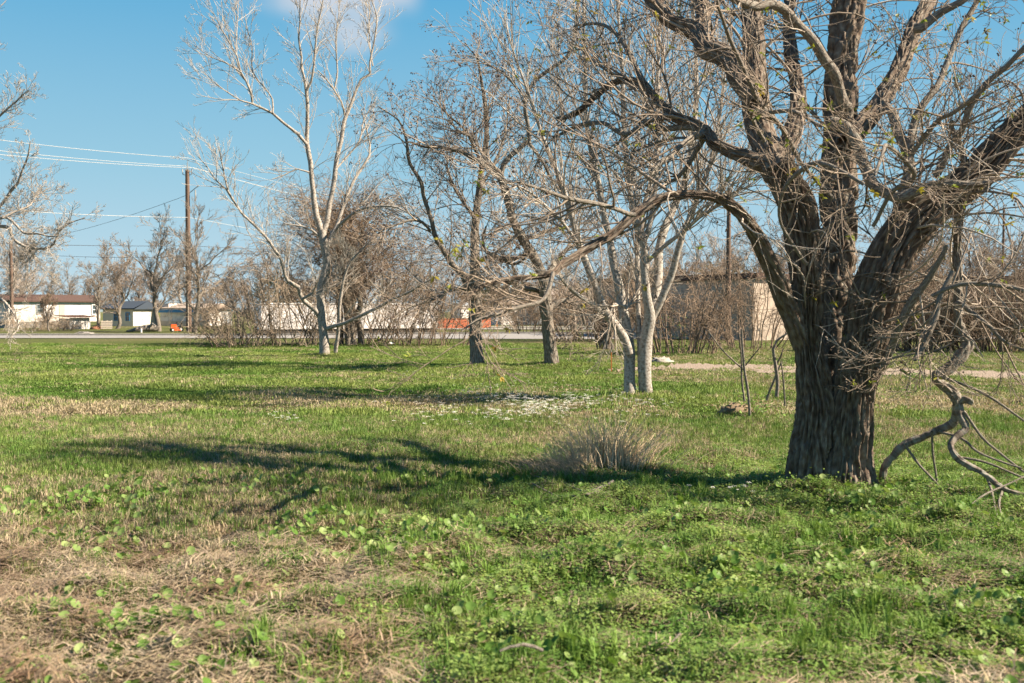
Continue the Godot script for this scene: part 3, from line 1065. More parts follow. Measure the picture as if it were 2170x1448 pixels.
	# the broken limb that hangs from the right half down to the grass
	var broken := traced([2060, 372, 13, 2036, 440, 10, 2031, 500, 9, 2030, 560, 9, 2028, 620, 9, 2030, 680, 9, 2040, 712, 10, 2050, 728, 12, 2040, 752, 12, 2012, 780, 11, 1985, 797, 10, 2000, 815, 10, 2020, 835, 10, 2032, 858, 10], 8.78, 8.6, 0.025, 1.0)
	A = Acc.new()
	bark(A, broken, 40, 0.012, 16.0, 5.0, 0.0, 0.3)
	in_world("broken_limb", A, mats["lichen_bark"], t)
	t.get_child(t.get_child_count() - 1).set_meta("label", "broken crooked limb hanging down to the grass")
	for k in [
		[[2030, 856, 9, 2018, 890, 9, 1990, 905, 8.5, 1956, 923, 8.5, 1918, 940, 8, 1890, 962, 7.5, 1870, 985, 7, 1864, 1010, 6, 1861, 1036, 5], 8.6, 8.95],
		[[2031, 856, 8.5, 2033, 885, 8, 2046, 908, 7.5, 2022, 933, 7.5, 2020, 950, 7, 2035, 970, 6.5, 2080, 998, 6, 2120, 1028, 5.5, 2175, 1052, 4.5, 2240, 1075, 3], 8.6, 8.2],
		[[2028, 855, 8, 2046, 852, 8, 2062, 855, 5], 8.6, 8.55],
		[[1990, 797, 3.5, 2040, 815, 3, 2085, 835, 3, 2130, 862, 2.6, 2185, 902, 2], 8.55, 8.2],
		[[2042, 872, 3, 2080, 925, 3, 2120, 960, 2.6, 2172, 1002, 2], 8.55, 8.3],
		[[1990, 914, 3, 2040, 930, 3, 2080, 960, 2.6, 2165, 992, 2], 8.65, 8.3],
		[[1920, 942, 2.8, 1950, 985, 2.6, 1988, 1028, 2], 8.7, 8.6],
		[[1975, 915, 2.8, 1978, 960, 2.6, 1986, 1020, 2.4], 8.65, 8.75],
		[[2090, 1005, 3, 2105, 1060, 2.6, 2118, 1108, 2], 8.5, 7.5],
		[[2124, 1032, 3, 2117, 1060, 2.6, 2126, 1108, 2], 8.4, 7.5],
		[[2036, 970, 3, 2100, 982, 2.6, 2175, 1016, 2], 8.6, 8.4],
		[[2060, 1070, 2, 2100, 1040, 2, 2170, 1010, 1.5], 7.9, 8.4],
	]:
		var ln := traced(k[0], k[1], k[2], 0.03, 2.2)
		lines.append(ln)
		if k[0][2] > 5.0:
			A = Acc.new()
			bark(A, ln, 30, 0.008, 16.0, 5.0, 0.0, 0.3)
			in_world("broken_branch", A, mats["lichen_bark"], t)
		else:
			limb_part(t, "broken_branch", ln, mats["lichen_bark"], 10)
	# twigs
	A = Acc.new()
	var s := style(2, [4, 4, 2], Color(0.225, 0.182, 0.145), 0.7, 0.06, 0.15, 0.58)
	s.seg = 0.11
	s.curl = 0.2
	s.thin = 0.011
	s.spread = 0.4
	s.stop_low = 0.9
	var n_thick := thick.size()
	for i in lines.size():
		if i < n_thick:
			sprout(A, lines[i], 21 if i != 4 else 14, 0.22, 1.3, s)
		elif i < n_thick + thin.size():
			sprout(A, lines[i], 10, 0.2, 0.95, s)
	sprout(A, R, 34, 0.42, 1.5, s)
	sprout(A, M, 26, 0.35, 1.4, s)
	sprout(A, L, 9, 0.5, 1.1, s)
	sprout(A, broken, 5, 0.15, 0.7, s, 0.6)
	# long shoots that droop and curl round the stems
	var s2 := style(1, [4, 2], Color(0.36, 0.31, 0.26), 0.95, -0.05, 0.17, 0.5)
	s2.seg = 0.08
	s2.curl = 0.3
	s2.thin = 0.0095
	s2.spread = 0.35
	s2.stop_low = 0.7
	sprout(A, R, 34, 0.3, 1.35, s2, 0.9)
	sprout(A, M, 17, 0.15, 1.2, s2)
	sprout(A, L, 16, 0.45, 1.1, s2)
	sprout(A, broken, 11, 0.1, 0.95, s2, 0.62)
	for i in [0, 4, 6, 8, 9, 10, 12, 13, 14, 17, 20, 22]:
		sprout(A, lines[i], 7, 0.25, 0.95, s2)
	twigs_part(t, A)
	pods(t, s.tips, 0.10, 0.011, Color(0.10, 0.075, 0.06))
	var all := s.tips.duplicate()
	all.append_array(s2.tips)
	buds(t, all, 380, 0.024)
	# low suckers at the foot of the right half
	print("big tree twigs ", A.ix.size() / 3)

func make_white_tree() -> void:
	rng.seed = 21
	var D := 34.0
	var t := thing("pale_tree", "tall slender white barked tree left of centre with grey moss", "tree", foot(686, D))
	var trunk := traced([686, 764, 13, 686, 745, 11.5, 684, 715, 10.5, 681, 670, 9.6, 680, 635, 9, 681, 605, 8.5, 686, 585, 8.5, 693, 566, 8.5, 690, 540, 8.5, 685, 512, 9, 683, 488, 8], D, D, 0.2, 0.3)
	var A := Acc.new()
	A.plain = false
	tube(A, trunk[0], trunk[1], 20, Color.WHITE)
	in_world("trunk", A, mats["pale_bark"], t)
	var lims := [
		[[683, 495, 7, 671, 457, 6.2, 664, 408, 5.6, 660, 380, 5.2, 658, 345, 5, 650, 304, 4.8, 651, 262, 4.2, 651, 227, 4, 649, 193, 3.6, 644, 160, 2.6, 638, 144, 2.5, 639, 122, 2.2, 633, 80, 2, 635, 50, 1.6, 636, 0, 1.3, 640, -60, 0.8], D, 33.2],
		[[649, 193, 3, 660, 171, 2.4, 665, 138, 2.2, 669, 91, 2, 673, 55, 1.6, 682, 14, 1.2, 690, -50, 0.8], 33.4, 33.0],
		[[650, 306, 3.8, 632, 285, 3.4, 602, 262, 3.2, 577, 240, 3, 555, 229, 2.7, 535, 220, 2.6, 533, 199, 2.3, 522, 174, 2.1, 510, 152, 1.9, 502, 119, 1.7, 491, 99, 1.5, 469, 61, 1.2, 455, 33, 0.9, 433, 4, 0.6], 33.6, 31.8],
		[[535, 220, 1.8, 510, 213, 1.5, 483, 196, 1.3, 450, 171, 0.8, 430, 150, 0.5], 32.6, 31.6],
		[[511, 154, 1.5, 483, 135, 1.3, 455, 124, 1, 428, 108, 0.8, 405, 90, 0.5], 32.3, 33.2],
		[[578, 240, 2, 577, 210, 1.7, 560, 185, 1.5, 535, 152, 1.4, 534, 97, 1.1, 524, 64, 0.9, 519, 28, 0.6], 33.0, 34.0],
		[[500, 108, 1.3, 502, 61, 1, 506, 0, 0.7], 32.2, 32.6],
		[[683, 495, 7, 693, 471, 6, 698, 435, 5.6, 706, 392, 5.2, 712, 348, 5, 722, 301, 4.6, 729, 257, 4.2, 734, 243, 4, 745, 218, 3.2, 756, 188, 3, 765, 168, 2.8, 784, 157, 2.6, 784, 133, 2.2, 795, 75, 1.8, 798, 33, 1.4, 783, -10, 0.9], D, 34.8],
		[[731, 246, 2.4, 723, 215, 2.2, 707, 188, 2, 690, 166, 1.5, 673, 149, 1], 34.4, 33.6],
		[[709, 188, 1.9, 715, 152, 1.7, 712, 110, 1.5, 712, 69, 1.2, 718, 28, 0.9, 722, -30, 0.6], 34.1, 34.6],
		[[714, 356, 2.2, 731, 337, 2, 762, 298, 1.8, 770, 257, 1.5, 790, 220, 1], 34.3, 35.4],
		[[790, 140, 1.6, 783, 90, 1.3, 783, 40, 1.1, 781, -30, 0.7], 34.7, 35.2],
		[[690, 530, 6, 700, 504, 4.6, 712, 482, 4, 726, 441, 3.7, 740, 405, 3.5, 751, 380, 3.2, 770, 351, 2.7, 783, 329, 2.4, 784, 307, 2, 773, 262, 1.5, 765, 230, 1], D, 35.8],
		[[705, 500, 4, 718, 479, 3.4, 745, 455, 3, 773, 441, 2.6, 809, 437, 2.2, 842, 440, 1.6, 870, 455, 1], 34.2, 32.6],
		[[678, 672, 6.4, 668, 659, 5.6, 646, 640, 5, 635, 623, 4.8, 632, 609, 4.5, 610, 595, 4.2, 604, 584, 4, 596, 551, 3.6, 582, 529, 3.4, 563, 502, 3.1, 541, 479, 2.9, 516, 457, 2.6, 494, 424, 2.3, 483, 405, 1.9, 470, 345, 1.4, 463, 312, 0.9], D, 32.2],
		[[494, 426, 1.8, 478, 400, 1.6, 458, 383, 1.4, 440, 355, 1.1, 414, 326, 0.7], 32.8, 32.0],
		[[690, 698, 5.5, 705, 692, 4.4, 731, 684, 3.8, 773, 665, 3.5, 809, 648, 3.1, 831, 634, 2.7, 870, 618, 2.3, 897, 601, 1.8, 930, 585, 1], D, 32.4],
		[[640, 634, 3.2, 662, 622, 2.4, 672, 600, 1.8, 668, 585, 1], 33.6, 33.2],
		[[655, 365, 2, 630, 358, 1.5, 600, 372, 1.2, 576, 380, 0.8], 33.6, 33.0],
		[[683, 505, 3, 660, 488, 2.4, 640, 480, 2, 600, 474, 1], 34.0, 33.6],
	]
	A = Acc.new()
	var s := style(2, [4, 3, 2], Color(0.38, 0.34, 0.295), 0.6, 0.16, 0.13, 0.52)
	s.seg = 0.3
	s.least = 0.0046
	s.thin = 0.010
	for k in lims:
		var ln := traced(k[0], k[1], k[2], 0.25, 0.3)
		limb_part(t, "limb", ln, mats["pale_bark"], 8)
		var len_px: float = Vector2(k[0][0] - k[0][-3], k[0][1] - k[0][-2]).length()
		sprout(A, ln, clampi(int(len_px / 12.0), 8, 34), 0.25, 1.5, s)
	twigs_part(t, A)
	print("white tree twigs ", A.ix.size() / 3)
	moss(t, [[700, 500], [712, 490], [722, 500], [735, 520], [748, 530], [705, 540], [715, 560], [700, 575], [690, 515], [745, 545], [722, 545], [690, 590]], D, 0.55)
	var sap := thing("pale_sapling", "thin white sapling leaning right beside the pale tree", "tree", foot(709, D))
	var st := traced([709, 760, 4.6, 712, 735, 4.2, 716, 711, 4, 719, 670, 3.6, 722, 623, 3.2, 731, 582, 2.6, 745, 554, 2.2, 767, 529, 1.8, 790, 505, 1], D + 0.1, D - 0.6, 0.2, 0.6)
	limb_part(sap, "stem", st, mats["pale_bark"], 10)
	A = Acc.new()
	sprout(A, st, 8, 0.35, 1.3, s)
	twigs_part(sap, A)

func moss(tree: Node3D, spots: Array, D: float, length: float) -> void:
	var A := Acc.new()
	for q in spots:
		for k in 26:
			var p := at(q[0] + rng.randfn(0, 5), q[1] + rng.randfn(0, 5), D + rng.randfn(0, 0.12) - 0.1)
			var pts := PackedVector3Array([p])
			var rad := PackedFloat32Array([0.006])
			var l := length * rng.randf_range(0.3, 1.0)
			for i in 4:
				p += Vector3(rng.randfn(0.015, 0.03), -l / 4, rng.randfn(0, 0.03))
				pts.append(p)
				rad.append(0.005)
			tube(A, pts, rad, 3, Color(0.19, 0.185, 0.165) * rng.randf_range(0.8, 1.2))
	in_world("hanging_moss", A, mats["twig"], tree).set_meta("kind", "stuff")

func make_mid_trees() -> void:
	rng.seed = 31
	var D := 27.7
	var s := style(2, [4, 4, 2], Color(0.26, 0.213, 0.172), 0.8, 0.06, 0.20, 0.58)
	s.seg = 0.22
	s.least = 0.0046
	s.spread = 0.4
	var t := thing("straight_tree", "grey barked bare tree with straight trunk left of the leaning one", "tree", foot(1010, D))
	var A := Acc.new()
	var trunk := traced([1012, 790, 17, 1011, 770, 14.5, 1009, 740, 13.5, 1007, 700, 13, 1007, 643, 12.5, 1007, 599, 11.5, 1006, 543, 9.5, 1006, 500, 9, 1009, 450, 8, 1017, 397, 7, 1020, 363, 6.5, 1031, 293, 5.5, 1028, 221, 4.5, 1020, 170, 3, 1010, 110, 1.5], D, D + 0.4, 0.1, 0.0)
	bark(A, trunk, 40, 0.016, 9.0, 1.6, 0.12, 0.08)
	in_world("trunk", A, mats["grey_bark"], t)
	A = Acc.new()
	sprout(A, trunk, 34, 0.42, 1.9, s)
	for k in [
		[[1004, 630, 9, 996, 616, 7.5, 978, 587, 6.6, 950, 546, 6, 924, 510, 5.4, 914, 470, 5, 902, 430, 4.6, 890, 385, 4.2, 868, 345, 3.8, 862, 305, 3.2, 858, 285, 2.6, 845, 255, 2, 800, 225, 1.2], D, 26.2],
		[[912, 490, 3.4, 895, 470, 3, 870, 466, 2.6, 831, 479, 2.4, 805, 492, 2, 780, 520, 1.2], 27.0, 25.8],
		[[1010, 470, 5, 990, 440, 4, 965, 400, 3.2, 945, 352, 2, 940, 340, 1], 27.8, 28.6],
		[[1008, 560, 5, 1035, 545, 4.4, 1060, 552, 4, 1090, 560, 3.4, 1110, 548, 2.4, 1118, 530, 1.4], 27.8, 26.8],
		[[1016, 400, 4, 1040, 360, 3.2, 1062, 310, 2.6, 1075, 250, 1.8, 1080, 200, 1], 27.9, 29.0],
		[[1022, 350, 4, 1000, 300, 3, 980, 270, 2.4, 945, 240, 1.6, 915, 200, 1], 28.0, 26.8],
		[[1002, 612, 5, 960, 615, 4, 905, 640, 3, 860, 655, 2, 830, 680, 1], 27.7, 25.6],
	]:
		var ln := traced(k[0], k[1], k[2], 0.15, 1.0)
		limb_part(t, "limb", ln, mats["grey_bark"], 10)
		sprout(A, ln, 21, 0.2, 1.6, s)
	twigs_part(t, A)
	pods(t, s.tips, 0.3, 0.022, Color(0.085, 0.06, 0.055))
	print("tree C ", A.ix.size() / 3)
	s.tips = PackedVector3Array()
	var u := thing("leaning_tree", "rough barked bare tree whose trunk bends left above a burl", "tree", foot(1167, D))
	A = Acc.new()
	trunk = traced([1170, 792, 17, 1169, 772, 14.5, 1166, 740, 13.5, 1162, 705, 13, 1159, 674, 13, 1156, 640, 14, 1154, 605, 12.5, 1146, 575, 11, 1130, 543, 10.5, 1111, 512, 10, 1098, 490, 9.5, 1086, 465, 9, 1078, 430, 8.5, 1068, 397, 8, 1055, 366, 7.5, 1036, 352, 6.6, 1010, 340, 5.6, 985, 325, 4.8, 962, 318, 4.2, 930, 312, 3.4, 900, 311, 2.6, 865, 300, 1.4], D, 25.9, 0.1, 0.0)
	bark(A, trunk, 40, 0.016, 9.0, 1.6, 0.12, 0.08)
	in_world("trunk", A, mats["grey_bark"], u)
	A = Acc.new()
	sprout(A, trunk, 36, 0.38, 1.8, s)
	for k in [
		[[1062, 385, 7, 1068, 350, 6, 1085, 330, 5.5, 1110, 308, 5, 1121, 298, 5, 1118, 262, 4.6, 1112, 225, 4.4, 1118, 200, 4.2, 1142, 165, 4.2, 1175, 140, 4.2, 1203, 118, 4.4, 1214, 80, 4.4, 1222, 40, 4, 1228, -10, 3.4, 1235, -90, 2], 26.8, 25.6],
		[[1150, 590, 7, 1165, 570, 6, 1190, 540, 5, 1215, 520, 4, 1240, 505, 3, 1265, 500, 1.6], 27.6, 28.8],
		[[1128, 540, 6, 1090, 548, 5, 1060, 545, 4.5, 1030, 535, 4, 1024, 510, 3, 1030, 480, 2], 27.3, 26.3],
		[[1120, 300, 4, 1150, 340, 3.6, 1170, 380, 3.2, 1195, 415, 2.6, 1215, 450, 1.6], 26.2, 27.2],
		[[1108, 508, 5, 1140, 498, 4.2, 1175, 485, 3.6, 1195, 470, 2.6, 1215, 440, 1.6], 27.2, 28.4],
		[[1158, 620, 7, 1120, 612, 5, 1075, 600, 4, 1035, 588, 3, 1000, 590, 2], 27.6, 26.0],
		[[1040, 352, 4, 1020, 320, 3.4, 1000, 290, 3, 975, 280, 2, 950, 255, 1.2], 26.5, 27.6],
		[[1118, 215, 3, 1090, 180, 2.4, 1060, 150, 2, 1020, 130, 1.4, 985, 90, 0.9], 26.0, 26.8],
		[[1160, 655, 8, 1195, 640, 6, 1225, 650, 4, 1240, 690, 2], 27.6, 28.0],
	]:
		var ln := traced(k[0], k[1], k[2], 0.15, 1.0)
		limb_part(u, "limb", ln, mats["grey_bark"], 10)
		sprout(A, ln, 21, 0.2, 1.6, s)
	twigs_part(u, A)
	pods(u, s.tips, 0.3, 0.022, Color(0.085, 0.06, 0.055))
	print("tree D ", A.ix.size() / 3)

func make_birch() -> void:
	rng.seed = 41
	var D := 17.6
	var t := thing("birch_tree", "white barked birch with several trunks fanning from one foot", "tree", foot(1352, D))
	var stems := [
		[[1335, 858, 16, 1335, 836, 13.5, 1334, 800, 12.5, 1333, 760, 12, 1330, 714, 12, 1323, 668, 10.5, 1311, 605, 9.4, 1301, 556, 8.4, 1290, 500, 7.4, 1278, 449, 6.6, 1267, 380, 6, 1250, 304, 5.4, 1242, 242, 4.8, 1241, 160, 4, 1238, 80, 3.2, 1236, 0, 2.6, 1234, -110, 1.6], 17.5, 18.2],
		[[1334, 750, 9.5, 1322, 716, 9.5, 1303, 688, 9, 1280, 655, 8.5, 1266, 620, 8.2, 1254, 590, 8, 1236, 543, 7.6, 1226, 512, 7.2, 1213, 462, 6.6, 1200, 420, 6, 1187, 380, 5.4, 1168, 335, 4.8, 1150, 290, 4, 1130, 230, 3.3, 1110, 170, 2.5, 1085, 100, 1.7, 1070, 40, 1.1], 17.5, 16.4],
		[[1368, 868, 18, 1368, 846, 15, 1367, 812, 14, 1367, 776, 13.5, 1370, 714, 14.5, 1377, 677, 13, 1375, 650, 9.5, 1369, 620, 9, 1366, 574, 8.6, 1366, 528, 8.6, 1360, 506, 8, 1351, 481, 7, 1342, 449, 6.4, 1332, 380, 6, 1325, 311, 5.4, 1321, 240, 4.8, 1318, 150, 4, 1312, 60, 3, 1306, -40, 2.2, 1300, -130, 1.4], 17.65, 17.0],
		[[1374, 690, 11, 1385, 636, 10.5, 1393, 590, 10, 1397, 528, 9.2, 1410, 481, 8.4, 1420, 460, 8, 1437, 420, 7, 1449, 390, 6.6, 1466, 311, 5.6, 1474, 230, 4.8, 1476, 140, 4, 1470, 50, 3, 1472, -50, 2.2], 17.7, 18.8],
		[[1376, 690, 8, 1397, 643, 7.6, 1422, 584, 7, 1434, 543, 6.6, 1453, 481, 6, 1468, 450, 5.4, 1490, 390, 4.6, 1510, 330, 4, 1525, 250, 3.2, 1535, 170, 2.4, 1545, 90, 1.6], 17.6, 16.8],
		[[1358, 790, 6, 1356, 723, 5.4, 1352, 636, 5, 1351, 560, 4.6, 1354, 500, 4.2, 1362, 440, 3.6, 1380, 390, 3, 1388, 330, 2.6, 1394, 260, 2, 1398, 180, 1.4], 17.5, 18.4],
		[[1364, 515, 6.4, 1378, 470, 5.8, 1385, 430, 5.2, 1390, 380, 4.8, 1394, 294, 4.4, 1394, 200, 3.8, 1396, 104, 3, 1402, 20, 2.2, 1410, -80, 1.4], 17.4, 17.8],
		[[1366, 560, 4, 1410, 520, 4.4, 1450, 490, 4, 1480, 462, 3.6, 1530, 430, 3, 1570, 395, 2, 1600, 350, 1.2], 17.5, 16.2],
	]
	var s := style(2, [4, 4, 2], Color(0.37, 0.325, 0.275), 0.5, 0.16, 0.12, 0.54)
	s.seg = 0.17
	s.least = 0.0032
	s.thin = 0.0105
	s.spread = 0.4
	var A := Acc.new()
	for i in stems.size():
		var k: Array = stems[i]
		var ln := traced(k[0], k[1], k[2], 0.1, 0.2)
		limb_part(t, "stem" if i != 0 and i != 2 else "trunk", ln, mats["birch_bark"], 18)
		sprout(A, ln, 40, 0.32, 1.8, s)
	# a few long side limbs
	for k in [
		[[1297, 684, 7, 1262, 650, 5.4, 1228, 628, 4.4, 1200, 605, 3.6, 1180, 570, 2.6], 17.4, 16.6],
		[[1324, 650, 3.4, 1300, 645, 3, 1294, 660, 2, 1290, 672, 1], 17.5, 17.2],
		[[1326, 655, 3, 1345, 630, 2.6, 1352, 600, 1.4], 17.5, 17.8],
		[[1268, 390, 3.4, 1235, 340, 2.8, 1205, 300, 2.4, 1190, 230, 1.8, 1180, 160, 1.2], 17.8, 16.8],
		[[1330, 370, 3.2, 1350, 300, 2.6, 1362, 230, 2.2, 1368, 150, 1.5, 1372, 70, 1], 17.3, 18.0],
		[[1228, 520, 4, 1190, 470, 3.4, 1150, 430, 2.8, 1110, 400, 2.2, 1060, 385, 1.4], 17.0, 15.8],
		[[1440, 410, 3.4, 1470, 380, 2.8, 1500, 320, 2, 1540, 280, 1.2], 18.2, 19.0],
		[[1245, 270, 3, 1215, 215, 2.4, 1190, 150, 1.8, 1160, 90, 1.3, 1140, 20, 0.9], 18.0, 19.0],
		[[1320, 210, 2.8, 1290, 150, 2.2, 1275, 80, 1.6, 1262, 0, 1.1], 17.2, 16.6],
		[[1475, 200, 2.8, 1500, 140, 2, 1515, 60, 1.5, 1530, -20, 1], 18.5, 19.0],
		[[1395, 150, 2.4, 1425, 90, 1.8, 1440, 20, 1.2, 1450, -40, 0.9], 17.6, 17.0],
	]:
		var ln := traced(k[0], k[1], k[2], 0.1, 0.8)
		limb_part(t, "limb", ln, mats["birch_bark"], 9)
		sprout(A, ln, 15, 0.2, 1.4, s)
	twigs_part(t, A)
	pods(t, s.tips, 0.13, 0.014, Color(0.085, 0.06, 0.055))
	print("birch twigs ", A.ix.size() / 3)

func make_left_tree() -> void:
	rng.seed = 51
	var D := 31.0
	var t := thing("edge_tree", "pale bare tree reaching in over the left edge", "tree", foot(-150, D))
	var A := Acc.new()
	A.plain = false
	var trunk := traced([-150, 775, 15, -148, 720, 12, -140, 640, 11, -130, 560, 10, -112, 490, 9, -100, 400, 7.5, -80, 300, 6, -60, 200, 4.5, -40, 100, 3, -30, 20, 1.5], D, 30.0, 0.2, 0.4)
	tube(A, trunk[0], trunk[1], 16, Color.WHITE)
	in_world("trunk", A, mats["pale_bark"], t)
	var s := style(2, [5, 5, 3], Color(0.36, 0.32, 0.275), 0.75, 0.12, 0.26, 0.55)
	s.seg = 0.25
	s.coarse = 0.012
	s.least = 0.0045
	A = Acc.new()
	sprout(A, trunk, 16, 0.4, 1.8, s)
	for k in [
		[[-120, 520, 6, -60, 490, 5, 0, 480, 4, 20, 484, 3.6, 27, 505, 3.2, 55, 524, 2.8, 97, 526, 2.5, 113, 516, 2.2, 125, 492, 1.8, 147, 474, 1.4, 180, 462, 0.9], D, 29.4],
		[[-60, 480, 4, 0, 462, 3.2, 22, 466, 2.8, 50, 492, 2.4, 79, 495, 2, 102, 501, 1.6, 120, 500, 1.1], 30.4, 28.8],
		[[-112, 490, 5, -50, 465, 4, 0, 437, 3.4, 26, 400, 3, 39, 387, 2.6, 47, 361, 2, 60, 327, 1.6, 64, 300, 1], 30.8, 30.0],
		[[-80, 310, 4, -30, 275, 2.8, 0, 246, 2.2, 34, 214, 1.6, 47, 202, 1.1, 62, 190, 0.7], 30.2, 29.2],
		[[5, 462, 2.6, 40, 446, 2.2, 66, 434, 1.8, 76, 416, 1.4, 105, 398, 0.9], 29.9, 30.8],
		[[55, 524, 2, 70, 540, 1.6, 78, 552, 0.9], 29.8, 29.6],
		[[-140, 600, 6, -80, 600, 4.4, -30, 620, 3.4, 10, 640, 2.6, 40, 690, 1.6, 20, 715, 0.9], 30.8, 28.6],
	]:
		var ln := traced(k[0], k[1], k[2], 0.15, 0.9)
		limb_part(t, "limb", ln, mats["pale_bark"], 8)
		sprout(A, ln, 26, 0.3, 1.05, s)
	twigs_part(t, A)

# ---------------------------------------------------------------- tangled thickets
func thicket(called: String, label: String, px: float, depth: float, wide: float, high: float, stems: int, tone: Color, seed_n: int, arch := 1.0, trunk_r := 0.0, kids := [5, 3]) -> void:
	rng.seed = seed_n
	var o := foot(px, depth)
	var t := thing(called, label, "bush" if trunk_r == 0.0 else "tree", o, 0.0, "")
	var A := Acc.new()
	var s := style(1, kids, tone, 0.8, -0.05, 0.26, 0.5)
	s.seg = 0.22
	s.least = 0.006
	s.coarse = 0.03
	s.thin = 0.013
	s.spread = 0.45
	for i in stems:
		var a := rng.randf() * TAU
		var root := o + Vector3(cos(a) * wide * 0.32 * sqrt(rng.randf()), 0.02, sin(a) * wide * 0.22 * rng.randf())
		if trunk_r > 0.0 and rng.randf() < 0.82:
			root = o + Vector3(rng.randfn(0, trunk_r), high * rng.randf_range(0.25, 0.8), rng.randfn(0, trunk_r))
		var out := Vector3(cos(a), 0, sin(a) * 0.7)
		var reach := wide * 0.5 * rng.randf_range(0.35, 1.05)
		var top := high * rng.randf_range(0.35, 1.0) * (1.0 if root.y < o.y + 0.2 else 0.4)
		var pts := PackedVector3Array()
		var rad := PackedFloat32Array()
		var k := 8
		var drop := rng.randf_range(0.0, 0.9) * arch
		var r0 := rng.randf_range(0.012, 0.03)
		for j in k + 1:
			var u := float(j) / k
			var q := root + out * reach * u + Vector3(0, top * (sin(u * PI * 0.6) - drop * u * u * u), 0)
			q += Vector3(rng.randfn(0, 0.09), rng.randfn(0, 0.09), rng.randfn(0, 0.09)) * (0.3 + u) * wide * 0.2
			q.y = maxf(q.y, o.y + 0.03)
			pts.append(q)
			rad.append(lerpf(r0, 0.005, u))
		tube(A, pts, rad, 4, tone * rng.randf_range(0.6, 1.3))
		sprout(A, [pts, rad], 7, 0.15, minf(wide * 0.22, 1.5), s)
	twigs_part(t, A, "tangled_stems")
	if trunk_r > 0.0:
		for q in 7:
			var a := rng.randf() * TAU
			var b := o + Vector3(cos(a), 0, sin(a)) * trunk_r * 1.3
			var pts := PackedVector3Array()
			var rad := PackedFloat32Array()
			for j in 9:
				var u := j / 8.0
				pts.append(b.lerp(o + Vector3(cos(a + u * 2.0), 0, sin(a + u * 2.0)) * trunk_r * (0.7 + u), u) + Vector3(rng.randfn(0, 0.05), u * high * 0.8 - 0.05, rng.randfn(0, 0.05)))
				rad.append(lerpf(0.16, 0.05, u) * trunk_r / 0.4)
			limb_part(t, "stem", smooth_line(pts, rad, 0.2, 0.5), mats["grey_bark"], 9)

